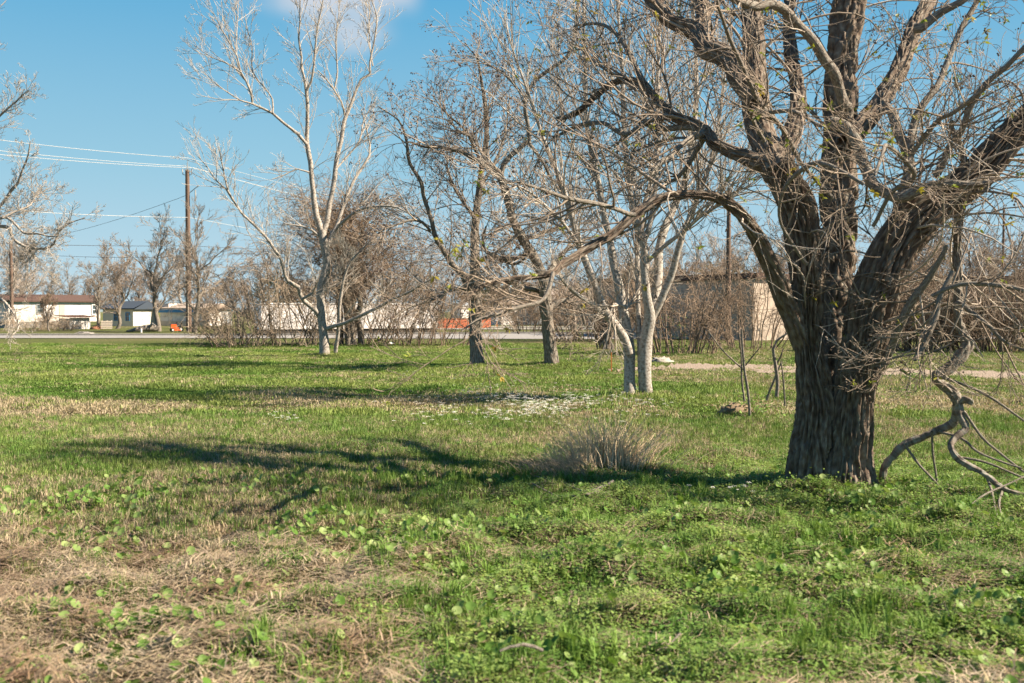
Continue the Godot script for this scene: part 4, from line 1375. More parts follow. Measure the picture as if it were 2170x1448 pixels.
func make_thickets() -> void:
	var brown := Color(0.215, 0.162, 0.12)
	var pale := Color(0.275, 0.22, 0.165)
	thicket("vine_tree", "dense brown tree smothered in vines behind the pale tree", 742, 46.0, 10.4, 7.0, 240, brown, 61, 0.9, 0.42, [6, 4])
	thicket("brush_thicket", "sprawling brown brush left of the vine covered tree", 600, 44.5, 7.6, 5.0, 46, pale, 62, 1.0, 0.0, [6, 4])
	thicket("brush_thicket", "low tangled brush ending beside the utility pole", 505, 43.0, 4.0, 2.3, 40, pale * 0.85, 63, 1.2)
	thicket("brush_thicket", "brown brush between the vine covered tree and the straight tree", 868, 45.0, 6.6, 4.2, 34, brown, 64, 1.0, 0.0, [6, 4])
	thicket("brush_thicket", "brush behind the straight grey tree before the red wall", 955, 44.0, 3.4, 2.9, 16, brown, 65, 1.0)
	thicket("brush_thicket", "dark brush behind the forked foot of the birch", 1290, 40.0, 1.8, 2.3, 40, brown * 0.8, 66, 1.0, 0.16)
	thicket("brush_thicket", "twiggy brush in front of the shaded tan wall", 1440, 36.0, 4.6, 4.4, 56, brown, 67, 1.0)
	thicket("brush_thicket", "tall twiggy brush before the bright end of the tan building", 1580, 41.0, 5.0, 4.8, 34, brown, 68, 0.8)
	thicket("brush_thicket", "dense dark brush seen right of the big trunk", 1935, 38.0, 5.0, 3.6, 110, brown * 0.8, 69, 1.0)
	thicket("brush_thicket", "dense dark brush at the right edge", 2100, 38.0, 5.2, 3.6, 120, brown * 0.8, 70, 1.0)
	thicket("brush_thicket", "tall thin brush rising over the right hand building", 2050, 52.0, 9.0, 6.4, 120, brown, 71, 0.5)
	thicket("brush_thicket", "grey brush climbing behind the birch crown", 1260, 52.0, 7.0, 4.6, 80, brown, 72, 0.7)
	thicket("brush_thicket", "tall grey brush behind the tan building roof", 1480, 66.0, 12.0, 6.0, 90, brown, 74, 0.4)
	thicket("brush_pile", "low pile of pale dead branches before the mobile home", 62, 80.0, 4.4, 1.5, 40, pale * 1.2, 75, 1.0)
	thicket("brush_pile", "heap of grey dead branches before the lean-to shed", 128, 78.0, 2.6, 1.1, 24, pale * 1.1, 76, 1.0)
	thicket("brush_thicket", "pale brush low behind the leaning tree", 1120, 72.0, 5.0, 3.6, 60, brown, 73, 0.7)
	# saplings and suckers in the grass between birch and big tree
	rng.seed = 81
	for k in [
		["forked_sapling", "thin brown forked sapling in the weeds left of the big trunk", [[1590, 884, 3.2, 1586, 830, 3, 1578, 783, 2.8, 1574, 740, 2.4, 1572, 700, 1.6], [1578, 785, 2, 1550, 760, 1.8, 1525, 735, 1.6, 1500, 700, 1], [1580, 775, 1.6, 1595, 755, 1.4, 1612, 735, 0.9]], 14.6],
		["bare_sapling", "thin grey sapling with a broken top beside the forked one", [[1578, 850, 2.4, 1573, 800, 2, 1571, 750, 1.6, 1566, 700, 1]], 14.7],
		["crooked_sapling", "pale crooked sapling close to the big trunk", [[1646, 840, 4.4, 1647, 800, 4, 1644, 770, 3.6, 1640, 740, 3.2, 1648, 722, 2.6, 1680, 700, 1.6], [1646, 772, 2, 1656, 755, 1.8, 1660, 738, 1]], 15.6],
		["leaning_stick", "brown stick leaning in the grass by the crooked sapling", [[1625, 848, 3, 1640, 805, 2.6, 1655, 770, 1.6]], 16.0],
		["red_stem", "thin reddish stem standing left of the big trunk", [[1664, 860, 2, 1660, 810, 1.8, 1655, 765, 1.2]], 15.0],
	]:
		var tr := thing(k[0], k[1], "sapling", foot(k[2][0][0], k[3]))
		var A := Acc.new()
		var s := style(0, [0], Color(0.2, 0.15, 0.115), 0.8, 0.2, 0.2)
		s.seg = 0.1
		for a in k[2]:
			var ln := traced(a, k[3], k[3] - 0.2, 0.08, 0.8)
			limb_part(tr, "stem", ln, mats["lichen_bark"], 8)
			sprout(A, ln, 4, 0.4, 0.35, s)
		twigs_part(tr, A)


# ---------------------------------------------------------------- far trees
func far_tree(kind: int) -> Array:
	# [trunk and limbs, twigs] of a bare tree about eight metres high, standing at the origin
	rng.seed = 700 + kind
	var W := Acc.new()
	W.plain = false
	var T := Acc.new()
	var high: float = [7.5, 9.0, 6.0, 10.0, 5.0][kind]
	var tone: Color = [Color(0.205, 0.165, 0.135), Color(0.18, 0.15, 0.123), Color(0.21, 0.165, 0.13), Color(0.24, 0.205, 0.175), Color(0.18, 0.135, 0.10)][kind]
	var s := style(2, [6, 5, 2], tone * 1.3, 0.65, 0.14, 0.2, 0.58)
	s.seg = 0.45
	s.coarse = 0.05
	s.least = 0.011
	s.thin = 0.013
	s.spread = 0.35
	var pts := PackedVector3Array()
	var rad := PackedFloat32Array()
	var p := Vector3(0, -0.1, 0)
	for i in 10:
		pts.append(p)
		rad.append(lerpf(0.21, 0.03, i / 9.0) * high / 8.0)
		p += Vector3(rng.randfn(0, 0.16), high * 0.095, rng.randfn(0, 0.16))
	var trunk := smooth_line(pts, rad, 0.3, 0.4)
	tube(W, trunk[0], trunk[1], 8, Color.WHITE)
	for k in 7:
		var i := 2 + k
		var a := k * 2.4 + rng.randf()
		var q: Vector3 = pts[mini(i, 9)]
		var lp := PackedVector3Array([q])
		var lr := PackedFloat32Array([rad[mini(i, 9)] * 0.7])
		var dir := Vector3(cos(a), rng.randf_range(0.5, 1.1), sin(a)).normalized()
		var l := high * rng.randf_range(0.28, 0.48)
		for j in 6:
			dir = (dir + Vector3(rng.randfn(0, 0.18), 0.08 + rng.randfn(0, 0.16), rng.randfn(0, 0.18))).normalized()
			q += dir * l / 6
			lp.append(q)
			lr.append(lerpf(lr[0], 0.018, (j + 1) / 6.0))
		tube(W, lp, lr, 6, Color.WHITE)
		sprout(T, [lp, lr], 12, 0.15, high * 0.24, s)
	sprout(T, trunk, 16, 0.3, high * 0.24, s)
	return [W.mesh(mats["grey_bark"] if kind != 3 else mats["pale_bark"]), T.mesh(mats["twig"])]

const MARKS := [[-100, "the tree at the left edge"], [30, "the far left utility pole"], [75, "the left part of the mobile home"], [125, "the door of the mobile home"], [165, "the lean-to shed"], [195, "the right end of the mobile home"], [240, "the cream house"], [290, "the fallen log"], [335, "the orange mower"], [385, "the blue porch house"], [415, "the tall utility pole"], [455, "the low brush by the pole"], [485, "the left end of the brush"], [510, "the brush, left part"], [560, "the left end of the trailer"], [620, "the left limb of the pale tree"], [665, "the trunk of the pale tree"], [695, "the pale sapling"], [760, "the vine covered tree"], [820, "the right side of the vines"], [880, "the right end of the trailer"], [935, "the red brick wall"], [985, "the white shed"], [1015, "the straight grey tree"], [1040, "the marker post"], [1085, "the white garage"], [1135, "the light grey house"], [1170, "the leaning tree"], [1195, "the slate house window"], [1235, "the slate house roof"], [1285, "the left birch trunk"], [1330, "the middle of the birch"], [1385, "the right birch stem"], [1440, "the shaded tan wall"], [1500, "the roof of the tan building"], [1545, "the dark pole"], [1610, "the sunlit tan wall"], [1660, "the crooked sapling"], [1720, "the left half of the big trunk"], [1775, "the split of the big trunk"], [1880, "the right half of the big trunk"], [1935, "the leaning dead limb"], [1990, "the bend of the right limb"], [2050, "the hanging broken limb"], [2105, "the white door"], [2160, "the right edge of the brush"], [2230, "the right end of the brick building"], [2300, "the far right corner"]]

func seen_by(px: float) -> String:
	var best := ""
	var off := 1e9
	for m in MARKS:
		if absf(px - m[0]) < off:
			off = absf(px - m[0])
			best = m[1]
	return best

func place_far_trees() -> void:
	var made := []
	for k in 5:
		made.append(far_tree(k))
	# px, depth, kind, size, label ("" where nothing tells it apart)
	var rows := [
		[22, 92, 3, 0.95, "bare tree behind the far utility pole at left"], [105, 76, 4, 0.62, "small spreading bare tree before the white mobile home"], [60, 112, 3, 1.0, ""], [150, 120, 1, 0.75, ""],
		[208, 84, 1, 0.72, "crooked bare tree at the right end of the white mobile home"], [247, 86, 0, 0.95, "forked bare tree before the little cream house"], [336, 76, 1, 0.92, "dark trunked bare tree beside the orange mower"], [412, 72, 1, 0.95, "bare tree just right of the tall utility pole"],
		[290, 105, 0, 0.9, ""], [385, 110, 3, 0.9, ""], [452, 100, 2, 0.95, ""], [505, 96, 0, 0.95, ""], [560, 105, 3, 1.0, ""], [620, 112, 1, 1.0, ""], [690, 108, 0, 1.0, ""], [760, 104, 2, 1.1, ""], [820, 112, 1, 0.9, ""],
		[880, 108, 0, 0.95, ""], [935, 115, 2, 1.05, ""], [985, 120, 1, 0.9, ""], [1040, 118, 2, 1.1, ""], [1085, 124, 0, 0.85, ""], [1135, 122, 2, 1.1, ""], [1180, 124, 0, 0.9, ""], [1235, 120, 2, 1.05, ""], [1285, 112, 1, 0.9, ""], [1330, 96, 0, 1.0, ""],
		[1385, 90, 2, 1.0, ""], [1440, 84, 1, 0.95, ""], [1500, 82, 0, 1.0, ""], [1545, 88, 3, 1.0, ""], [1610, 78, 1, 1.0, ""], [1660, 84, 0, 1.1, ""], [1880, 76, 1, 1.0, ""], [1935, 72, 0, 1.05, ""], [1990, 78, 3, 1.0, ""], [2050, 70, 1, 1.0, ""], [2105, 74, 0, 1.0, ""], [2160, 72, 2, 1.2, ""], [2215, 76, 1, 1.1, ""], [2290, 70, 0, 1.1, ""], [-60, 98, 0, 1.0, ""], [-130, 90, 1, 1.0, ""],
		[1775, 80, 2, 1.1, ""], [1720, 86, 1, 1.0, ""], [330, 126, 2, 1.1, ""], [240, 130, 0, 0.85, ""], [30, 125, 2, 1.1, ""], [110, 132, 1, 0.85, ""], [180, 118, 2, 0.9, ""], [660, 128, 2, 1.1, ""], [480, 124, 1, 0.9, ""],
		[430, 88, 2, 0.8, ""], [530, 84, 2, 0.8, ""], [640, 90, 2, 0.95, ""], [720, 92, 0, 0.9, ""], [845, 90, 2, 0.95, ""], [910, 96, 1, 0.8, ""], [1010, 104, 2, 0.9, ""], [1062, 110, 4, 1.2, ""], [1115, 112, 4, 1.3, ""], [1160, 114, 2, 0.95, ""], [1210, 112, 4, 1.4, ""], [1260, 100, 2, 0.95, ""], [1355, 80, 4, 1.3, ""], [1425, 76, 2, 0.9, ""],
	]
	var proto := {}
	var k := 0
	for r in rows:
		var kind: int = r[2]
		var t: Node3D
		if not proto.has(kind):
			t = thing("bare_tree", "", "tree", Vector3.ZERO)
			part("trunk", made[kind][0], t)
			part("crown", made[kind][1], t)
			proto[kind] = t
		else:
			t = proto[kind].duplicate()
			t.name = numbered("bare_tree")
			add_child(t)
		t.position = foot(r[0], r[1])
		t.rotation.y = k * 2.39
		t.scale = Vector3.ONE * float(r[3]) * (0.72 if r[0] > 425 and r[0] < 1300 else (0.85 if r[0] >= 1300 else 0.92))
		var label: String = r[4]
		if label == "":
			label = "%s bare tree %s %s" % [["twiggy", "slim", "bushy", "pale", "small"][kind], "far behind" if r[1] > 100 else "standing behind", seen_by(r[0])]
		tag(t, label, "tree", "bare trees behind the lots")
		k += 1
	# two dark evergreens far behind the straight tree
	rng.seed = 909
	for e in [[1020, 140, 3.6, 6.2, "dark evergreen far behind the straight grey tree"], [1100, 146, 4.6, 6.0, "wide dark evergreen far behind the leaning tree"], [590, 150, 4.2, 7.0, "dark evergreen far behind the brush at left"], [1530, 96, 3.4, 6.4, "dark evergreen above the shaded tan wall"]]:
		var o := foot(e[0], e[1])
		var t := thing("evergreen_tree", e[4], "tree", o, 0.0, "evergreens behind the lots")
		var A := Acc.new()
		for i in 2600:
			var v := Vector3(rng.randfn(0, 1), rng.randfn(0, 1), rng.randfn(0, 1)).normalized() * pow(rng.randf(), 0.4)
			var q := v * Vector3(e[2], e[3] * 0.42, e[2]) * (1.0 + 0.35 * fine.get_noise_3d(v.x * 25.0 + e[0], v.y * 25.0, v.z * 25.0)) + Vector3(0, e[3] * 0.58, 0)
			var a := Vector3(rng.randfn(0, 1), rng.randfn(0, 1), rng.randfn(0, 1)).normalized()
			var b := a.cross(Vector3(rng.randfn(0, 1), 1, rng.randfn(0, 1))).normalized()
			var s := rng.randf_range(0.10, 0.24)
			A.quad(q - a * s, q + b * s * 0.6, q + a * s, q - b * s * 0.6, a.cross(b), Color(0.055, 0.07, 0.028) * rng.randf_range(0.7, 1.4))
		part("crown", A.mesh(mats["leaf"]), t)
		var B := Acc.new()
		B.plain = false
		tube(B, PackedVector3Array([Vector3(0, -0.1, 0), Vector3(0.1, e[3] * 0.35, 0), Vector3(0, e[3] * 0.8, 0.1)]), PackedFloat32Array([0.25, 0.18, 0.05]), 8, Color.WHITE)
		part("trunk", B.mesh(mats["grey_bark"]), t)


# ---------------------------------------------------------------- buildings
class Front:
	var root: Node3D
	var wide: float
	var left: float
	var right: float
	var dl: float
	var dr: float

func front(called: String, label: String, category: String, pl: float, dl: float, pr: float, dr: float) -> Front:
	# a wall base seen from pixel column pl (depth dl) to pr (depth dr); local x runs along it, local z comes out of it
	var a := Vector3((pl - MID_X) / FOCAL * dl, 0, -dl)
	var b := Vector3((pr - MID_X) / FOCAL * dr, 0, -dr)
	var f := Front.new()
	var dirv := (b - a).normalized()
	f.root = thing(called, label, category, (a + b) * 0.5, atan2(-dirv.z, dirv.x))
	f.wide = a.distance_to(b)
	f.left = pl
	f.right = pr
	f.dl = dl
	f.dr = dr
	return f

func col(f: Front, px: float) -> float:
	var u := (px - f.left) / (f.right - f.left)
	u = u / f.dr * 1.0 / ((1.0 - u) / f.dl + u / f.dr) if false else u
	return (u - 0.5) * f.wide

func slab(called: String, parent: Node3D, lo: Vector3, hi: Vector3, m: Material) -> MeshInstance3D:
	var A := Acc.new()
	var mid := (lo + hi) * 0.5
	A.box(lo - mid, hi - mid)
	return part(called, A.mesh(m), parent, mid)

func window(f: Front, px: float, y: float, w: float, h: float, frame: Material, bars := true) -> void:
	var x := col(f, px)
	var o := slab("window", f.root, Vector3(x - w / 2, y, 0.004), Vector3(x + w / 2, y + h, 0.03), mats["window_glass"])
	var A := Acc.new()
	var t := 0.07
	A.box(Vector3(-w / 2 - t, -h / 2 - t, 0.0), Vector3(-w / 2, h / 2 + t, 0.06))
	A.box(Vector3(w / 2, -h / 2 - t, 0.0), Vector3(w / 2 + t, h / 2 + t, 0.06))
	A.box(Vector3(-w / 2, h / 2, 0.0), Vector3(w / 2, h / 2 + t, 0.06))
	A.box(Vector3(-w / 2, -h / 2 - t, 0.0), Vector3(w / 2, -h / 2, 0.06))
	if bars:
		A.box(Vector3(-w / 2, -0.025, 0.018), Vector3(w / 2, 0.025, 0.05))
	part("frame", A.mesh(frame), o)

func gable(called: String, f: Front, y: float, rise: float, deep: float, over: float, m: Material) -> void:
	# roof whose ridge runs along the wall
	var A := Acc.new()
	var x := f.wide / 2 + over
	var a := Vector3(-x, y, over); var b := Vector3(x, y, over)
	var c := Vector3(x, y + rise, -deep / 2); var d := Vector3(-x, y + rise, -deep / 2)
	var e := Vector3(x, y, -deep - over); var g := Vector3(-x, y, -deep - over)
	var up := Vector3(0, 0.12, 0)
	A.quad(a + up, b + up, c + up, d + up, Vector3(0, deep, rise * 2).normalized(), Color.WHITE)
	A.quad(g + up, e + up, c + up, d + up, Vector3(0, deep, -rise * 2).normalized(), Color.WHITE)
	A.quad(a, b, b + up, a + up, Vector3.BACK, Color.WHITE)
	A.quad(g, e, e + up, g + up, Vector3.FORWARD, Color.WHITE)
	A.quad(a, b, e, g, Vector3.DOWN, Color.WHITE)
	A.tri(b, e, c + up, Vector3.RIGHT, Color.WHITE)
	A.tri(a, g, d + up, Vector3.LEFT, Color.WHITE)
	part(called, A.mesh(m), f.root)

func make_buildings() -> void:
	# white mobile home at far left
	var f := front("mobile_home", "long white mobile home with brown roof and teal trim at far left", "house", 8, 90.0, 212, 96.0)
	slab("wall", f.root, Vector3(-f.wide / 2, 0.55, -4.2), Vector3(f.wide / 2, 2.35, 0), mats["white_siding"])
	slab("skirting", f.root, Vector3(-f.wide / 2 + 0.05, -0.05, -4.1), Vector3(f.wide / 2 - 0.9, 0.55, -0.05), mats["skirting"])
	slab("trim", f.root, Vector3(-f.wide / 2 - 0.03, 2.22, 0.003), Vector3(f.wide / 2 + 0.03, 2.36, 0.06), mats["teal_trim"])
	gable("roof", f, 2.362, 0.62, 4.2, 0.25, mats["brown_shingle"])
	window(f, 82, 1.35, 0.55, 0.75, mats["galvanised"])
	window(f, 198, 1.25, 0.28, 0.85, mats["white_paint"])
	slab("door", f.root, Vector3(col(f, 122), 0.55, 0.004), Vector3(col(f, 134), 2.1, 0.05), mats["worn_wood"])
	slab("step", f.root, Vector3(col(f, 120), 0.0, 0.06), Vector3(col(f, 136), 0.5, 0.8), mats["worn_wood"])
	# lean-to shed
	f = front("lean_to_shed", "low white boarded shed with a rusty roof before the mobile home", "shed", 147, 84.5, 190, 86.0)
	var boards := 9
	for i in boards:
		var x := lerpf(-f.wide / 2, f.wide / 2, float(i) / boards)
		slab("board", f.root, Vector3(x + 0.01, 0.0, -0.03), Vector3(x + f.wide / boards - 0.01, 0.98, 0.0), mats["white_siding"])
	slab("back", f.root, Vector3(-f.wide / 2, 0, -1.6), Vector3(f.wide / 2, 0.9, -0.04), mats["worn_wood"])
	var roof := slab("roof", f.root, Vector3(-f.wide / 2 - 0.3, -0.025, -1.9), Vector3(f.wide / 2 + 0.5, 0.025, 0.35), mats["rust_metal"])
	roof.position.y = 1.10
	roof.rotation.x = 0.06
	# cream house with blue trim
	f = front("cream_house", "small cream house with blue window surrounds and grey roof", "house", 218, 102.0, 282, 101.0)
	slab("wall", f.root, Vector3(-f.wide / 2, -0.05, -4), Vector3(f.wide / 2, 1.7, 0), mats["cream_wall"])
	gable("roof", f, 1.70, 0.75, 4.0, 0.3, mats["slate_siding"])
	window(f, 246, 0.6, 0.35, 0.75, mats["blue_paint"])
	window(f, 271, 0.6, 0.35, 0.75, mats["blue_paint"])
	# blue and white house
	f = front("blue_house", "white house with a bright blue porch band behind the mower", "house", 338, 104.0, 442, 102.0)
	slab("wall", f.root, Vector3(-f.wide / 2, -0.05, -4), Vector3(f.wide / 2, 1.7, -0.1), mats["white_siding"])
	slab("porch_band", f.root, Vector3(-f.wide / 2, 1.38, -0.09), Vector3(f.wide / 2, 1.66, 0.25), mats["blue_paint"])
	slab("gable_wall", f.root, Vector3(-f.wide / 2 + 0.2, 1.72, -1.5), Vector3(-f.wide / 2 + 1.0, 2.3, -0.2), mats["white_siding"])
	gable("roof", f, 1.72, 0.5, 4.0, 0.3, mats["tan_shingle"])
	slab("porch_wall", f.root, Vector3(-f.wide / 2, 0.0, 0.0), Vector3(f.wide / 2, 0.5, 0.12), mats["worn_wood"])
	# white trailer
	f = front("white_trailer", "long low white trailer behind the vine covered tree", "trailer", 553, 62.0, 928, 67.0)
	for i in 9:
		var x0 := lerpf(-f.wide / 2, f.wide / 2, i / 9.0)
		slab("panel", f.root, Vector3(x0 + 0.012, 0.42, -0.04), Vector3(x0 + f.wide / 9.0 - 0.012, 2.0, 0.0), mats["white_siding"])
	slab("body", f.root, Vector3(-f.wide / 2 + 0.02, 0.40, -2.4), Vector3(f.wide / 2 - 0.02, 1.98, -0.045), mats["white_paint"])
	slab("underframe", f.root, Vector3(-f.wide / 2 + 0.1, 0.12, -2.3), Vector3(f.wide / 2 - 0.1, 0.40, -0.1), mats["steel_and_bay_shade"])
	slab("roof", f.root, Vector3(-f.wide / 2 - 0.04, 2.001, -2.44), Vector3(f.wide / 2 + 0.04, 2.07, 0.05), mats["white_paint"])
	for i in 5:
		var x1 := lerpf(-f.wide / 2 + 0.6, f.wide / 2 - 0.6, i / 4.0)
		slab("block_support", f.root, Vector3(x1 - 0.2, -0.05, -1.4), Vector3(x1 + 0.2, 0.12, -0.6), mats["concrete"])
	# red wall and white shed beyond the straight tree
	f = front("red_wall", "low orange red brick wall behind the straight grey tree", "wall", 925, 89.0, 1040, 92.0)
	slab("wall", f.root, Vector3(-f.wide / 2, -0.05, -0.3), Vector3(f.wide / 2, 0.82, 0), mats["brick_red"])
	slab("coping", f.root, Vector3(-f.wide / 2 - 0.04, 0.822, -0.35), Vector3(f.wide / 2 + 0.04, 0.90, 0.05), mats["rust_metal"])
	f = front("white_shed", "small white shed above the red brick wall", "shed", 978, 97.0, 1003, 97.8)
	slab("wall", f.root, Vector3(-f.wide / 2, -0.05, -2), Vector3(f.wide / 2, 2.0, 0), mats["white_siding"])
	gable("roof", f, 2.001, 0.25, 2.0, 0.08, mats["galvanised"])
	# white garage and light grey house
	f = front("white_garage", "small white garage with an open bay shown by a dark painted panel", "garage", 1062, 107.0, 1097, 108.0)
	slab("wall", f.root, Vector3(-f.wide / 2, -0.05, -4), Vector3(f.wide / 2, 2.2, 0), mats["white_siding"])
	slab("bay_shade_panel", f.root, Vector3(col(f, 1087), 0.6, 0.004), Vector3(col(f, 1096), 1.35, 0.03), mats["steel_and_bay_shade"])  # flat dark panel painted as the shade inside the open bay
	gable("roof", f, 2.202, 0.5, 4.0, 0.15, mats["tan_shingle"])
	f = front("grey_house", "light grey house with one pale framed window", "house", 1097, 112.0, 1133, 111.5)
	slab("wall", f.root, Vector3(-f.wide / 2, -0.05, -5), Vector3(f.wide / 2, 2.4, 0), mats["grey_siding"])
	window(f, 1110, 0.95, 0.4, 0.75, mats["white_paint"])
	gable("roof", f, 2.402, 0.9, 5.0, 0.3, mats["tan_shingle"])
	# slate house with the white eaves
	f = front("slate_house", "dark slate blue house with white eaves and shuttered windows", "house", 1158, 106.0, 1305, 104.0)
	slab("wall", f.root, Vector3(-f.wide / 2, 0.9, -6), Vector3(f.wide / 2, 2.38, 0), mats["slate_siding"])
	slab("skirting", f.root, Vector3(-f.wide / 2 + 0.03, -0.05, -5.9), Vector3(f.wide / 2 - 0.03, 0.898, -0.03), mats["skirting"])
	slab("eaves", f.root, Vector3(-f.wide / 2 - 0.2, 2.382, -6.2), Vector3(f.wide / 2 + 0.2, 2.54, 0.25), mats["white_paint"])
	gable("roof", f, 2.542, 1.35, 6.0, 0.24, mats["tan_shingle"])
	for px in [1197, 1241]:
		window(f, px, 1.2, 0.42, 0.85, mats["white_paint"])
		for sd in [-1, 1]:
			var x: float = col(f, px) + sd * 0.38
			slab("shutter", f.root, Vector3(x - 0.08, 1.15, 0.004), Vector3(x + 0.08, 2.1, 0.045), mats["white_paint"])
	# tan building at right: shaded side and sunlit end
	var corner := Vector3((1597 - MID_X) / FOCAL * 52.7, 0, -52.7)
	var t := thing("tan_building", "tan panelled building with one sunlit end behind the big tree", "building", corner)
	var along := Vector3(-4.26, 0, -6.3).normalized()
	var turn_a := atan2(along.z, -along.x)
	var high := 3.3
	rng.seed = 5
	for side in 2:
		var holder := Node3D.new()
		holder.name = "side_wall" if side == 0 else "end_wall"
		t.add_child(holder, true)
		holder.rotation.y = turn_a if side == 0 else turn_a + PI / 2
		var long := 13.0 if side == 0 else 9.0
		var many := 9 if side == 0 else 6
		for i in many:
			for j in 4:
				var x0 := i * long / many
				var y0 := j * high / 4.0
				var lo := Vector3(x0 + 0.009, y0 + 0.009 - (0.1 if j == 0 else 0.0), -0.08)
				var hi := Vector3(x0 + long / many - 0.009, y0 + high / 4.0 - 0.009, rng.randf_range(-0.004, 0.004))
				if side == 0:
					lo.x = -(x0 + long / many - 0.009)
					hi.x = -(x0 + 0.009)
				slab("panel", holder, lo, hi, mats["tan_panel"])
		var cl := Vector3(-long if side == 0 else 0.02, -0.1, -0.30)
		var ch := Vector3(-0.02 if side == 0 else long, high - 0.01, -0.07)
		slab("backing", holder, cl, ch, mats["tan_panel"])
		slab("fascia", holder, Vector3(-long - 0.2 if side == 0 else -0.0, high + 0.003, -0.5), Vector3(0.0 if side == 0 else long + 0.2, high + 0.28, 0.22), mats["brown_shingle"])
	var A := Acc.new()
	var u := along * 13.0
	var w := Vector3(-along.z, 0, along.x) * 9.0
	if w.x < 0:
		w = -w
	A.quad(Vector3(0, high + 0.2, 0), u + Vector3(0, high + 0.2, 0), u + w + Vector3(0, high + 0.2, 0), w + Vector3(0, high + 0.2, 0), Vector3.UP, Color.WHITE)
	part("roof", A.mesh(mats["tan_shingle"]), t)
	# dark building at right edge
	f = front("brick_building", "dark brown brick building behind brush at the right edge", "building", 1850, 64.0, 2330, 61.0)
	slab("wall", f.root, Vector3(-f.wide / 2, -0.1, -7), Vector3(f.wide / 2, 3.45, 0), mats["brick_dark"])
	slab("fascia", f.root, Vector3(-f.wide / 2 - 0.2, 3.452, -7.2), Vector3(f.wide / 2 + 0.2, 3.75, 0.5), mats["brown_shingle"])
	slab("door", f.root, Vector3(col(f, 2091), -0.05, 0.004), Vector3(col(f, 2113), 2.1, 0.06), mats["white_paint"])
	for px in [1960, 2030, 2180]:
		window(f, px, 1.0, 1.0, 1.2, mats["white_paint"])
	# chain link fence before the slate house
	t = thing("chain_link_fence", "low chain link fence of steel posts before the slate house", "fence", Vector3((1200 - MID_X) / FOCAL * 99.0, 0, -99.0))
	for i in 9:
		var px := 1075.0 + i * 26.0
		var x := (px - MID_X) / FOCAL * 99.0 - t.position.x
		slab("post", t, Vector3(x - 0.03, -0.1, -0.03), Vector3(x + 0.03, 1.05, 0.03), mats["galvanised"])
	var xa := (1075.0 - MID_X) / FOCAL * 99.0 - t.position.x
	var xb := (1283.0 - MID_X) / FOCAL * 99.0 - t.position.x
	slab("top_rail", t, Vector3(xa, 1.052, -0.02), Vector3(xb, 1.095, 0.02), mats["galvanised"])
	A = Acc.new()
	var mesh_gap := 0.12
	var x2 := xa
	while x2 < xb:
		tube(A, PackedVector3Array([Vector3(x2, 0.02, 0), Vector3(x2 + 0.6, 1.04, 0)]), PackedFloat32Array([0.003, 0.003]), 3, Color(0.4, 0.4, 0.4))
		tube(A, PackedVector3Array([Vector3(x2 + 0.6, 0.02, 0.006), Vector3(x2, 1.04, 0.006)]), PackedFloat32Array([0.003, 0.003]), 3, Color(0.4, 0.4, 0.4))
		x2 += mesh_gap
	part("wire_mesh", A.mesh(mats["twig"]), t)


# ---------------------------------------------------------------- poles, wires, sign
func pole(label: String, px: float, depth: float, top_y: float, half_px: float, fittings: bool) -> Vector3:
	var b := foot(px, depth)
	var top := at(px, top_y, depth)
	var t := thing("utility_pole", label, "utility pole", b, 0.0, "utility poles")
	var A := Acc.new()
	var r := half_px * depth / FOCAL
	var h := top.y - b.y
	tube(A, PackedVector3Array([Vector3(0, -0.3, 0), Vector3(0, h * 0.5, 0), Vector3(0, h, 0), Vector3(0, h + 0.02, 0)]), PackedFloat32Array([r * 1.15, r, r * 0.8, 0.001]), 14, Color.WHITE)
	part("shaft", A.mesh(mats["pole_wood"]), t)
	if fittings:
		A = Acc.new()
		tube(A, PackedVector3Array([Vector3(0, h, 0), Vector3(0.05, h + 0.75, 0)]), PackedFloat32Array([0.035, 0.02]), 6, Color.WHITE)
		part("top_pin", A.mesh(mats["insulator"]), t)
		for sd in [-1, 1]:
			A = Acc.new()
			tube(A, PackedVector3Array([Vector3(0, h - 0.45, 0), Vector3(sd * 0.32, h - 0.35, 0.05), Vector3(sd * 0.36, h + 0.05, 0.05)]), PackedFloat32Array([0.03, 0.03, 0.05]), 6, Color.WHITE)
			part("insulator_bracket", A.mesh(mats["insulator"]), t)
		A = Acc.new()
		tube(A, PackedVector3Array([Vector3(r, h * 0.86, 0), Vector3(0.6, h * 0.885, 0.1), Vector3(0.85, h * 0.90, 0.1)]), PackedFloat32Array([0.03, 0.03, 0.05]), 6, Color.WHITE)
		part("side_arm", A.mesh(mats["insulator"]), t)
		A = Acc.new()
		tube(A, PackedVector3Array([Vector3(0.62, h * 0.875, 0.1), Vector3(0.62, h * 0.81, 0.1)]), PackedFloat32Array([0.05, 0.06]), 8, Color.WHITE)
		part("cutout_switch", A.mesh(mats["insulator"]), t)
		A = Acc.new()
		tube(A, PackedVector3Array([Vector3(0.02, 0.0, r + 0.02), Vector3(0.02, 2.6, r + 0.02)]), PackedFloat32Array([0.03, 0.03]), 6, Color.WHITE)
		part("conduit", A.mesh(mats["worn_wood"]), t)
	return top

func wire(label: String, pts: PackedVector3Array, r: float, m: Material) -> void:
	var A := Acc.new()
	var line := PackedVector3Array()
	var rad := PackedFloat32Array()
	for i in pts.size() - 1:
		var sag := pts[i].distance_to(pts[i + 1]) * 0.008
		for k in 16:
			var u := k / 16.0
			line.append(pts[i].lerp(pts[i + 1], u) + Vector3(0, -4.0 * sag * u * (1.0 - u), 0))
			rad.append(r)
	line.append(pts[-1])
	rad.append(r)
	tube(A, line, rad, 4, Color.WHITE)
	var o := MeshInstance3D.new()
	o.name = numbered("power_line")
	o.mesh = A.mesh(m)
	add_child(o)
	tag(o, label, "power line", "power lines at left")

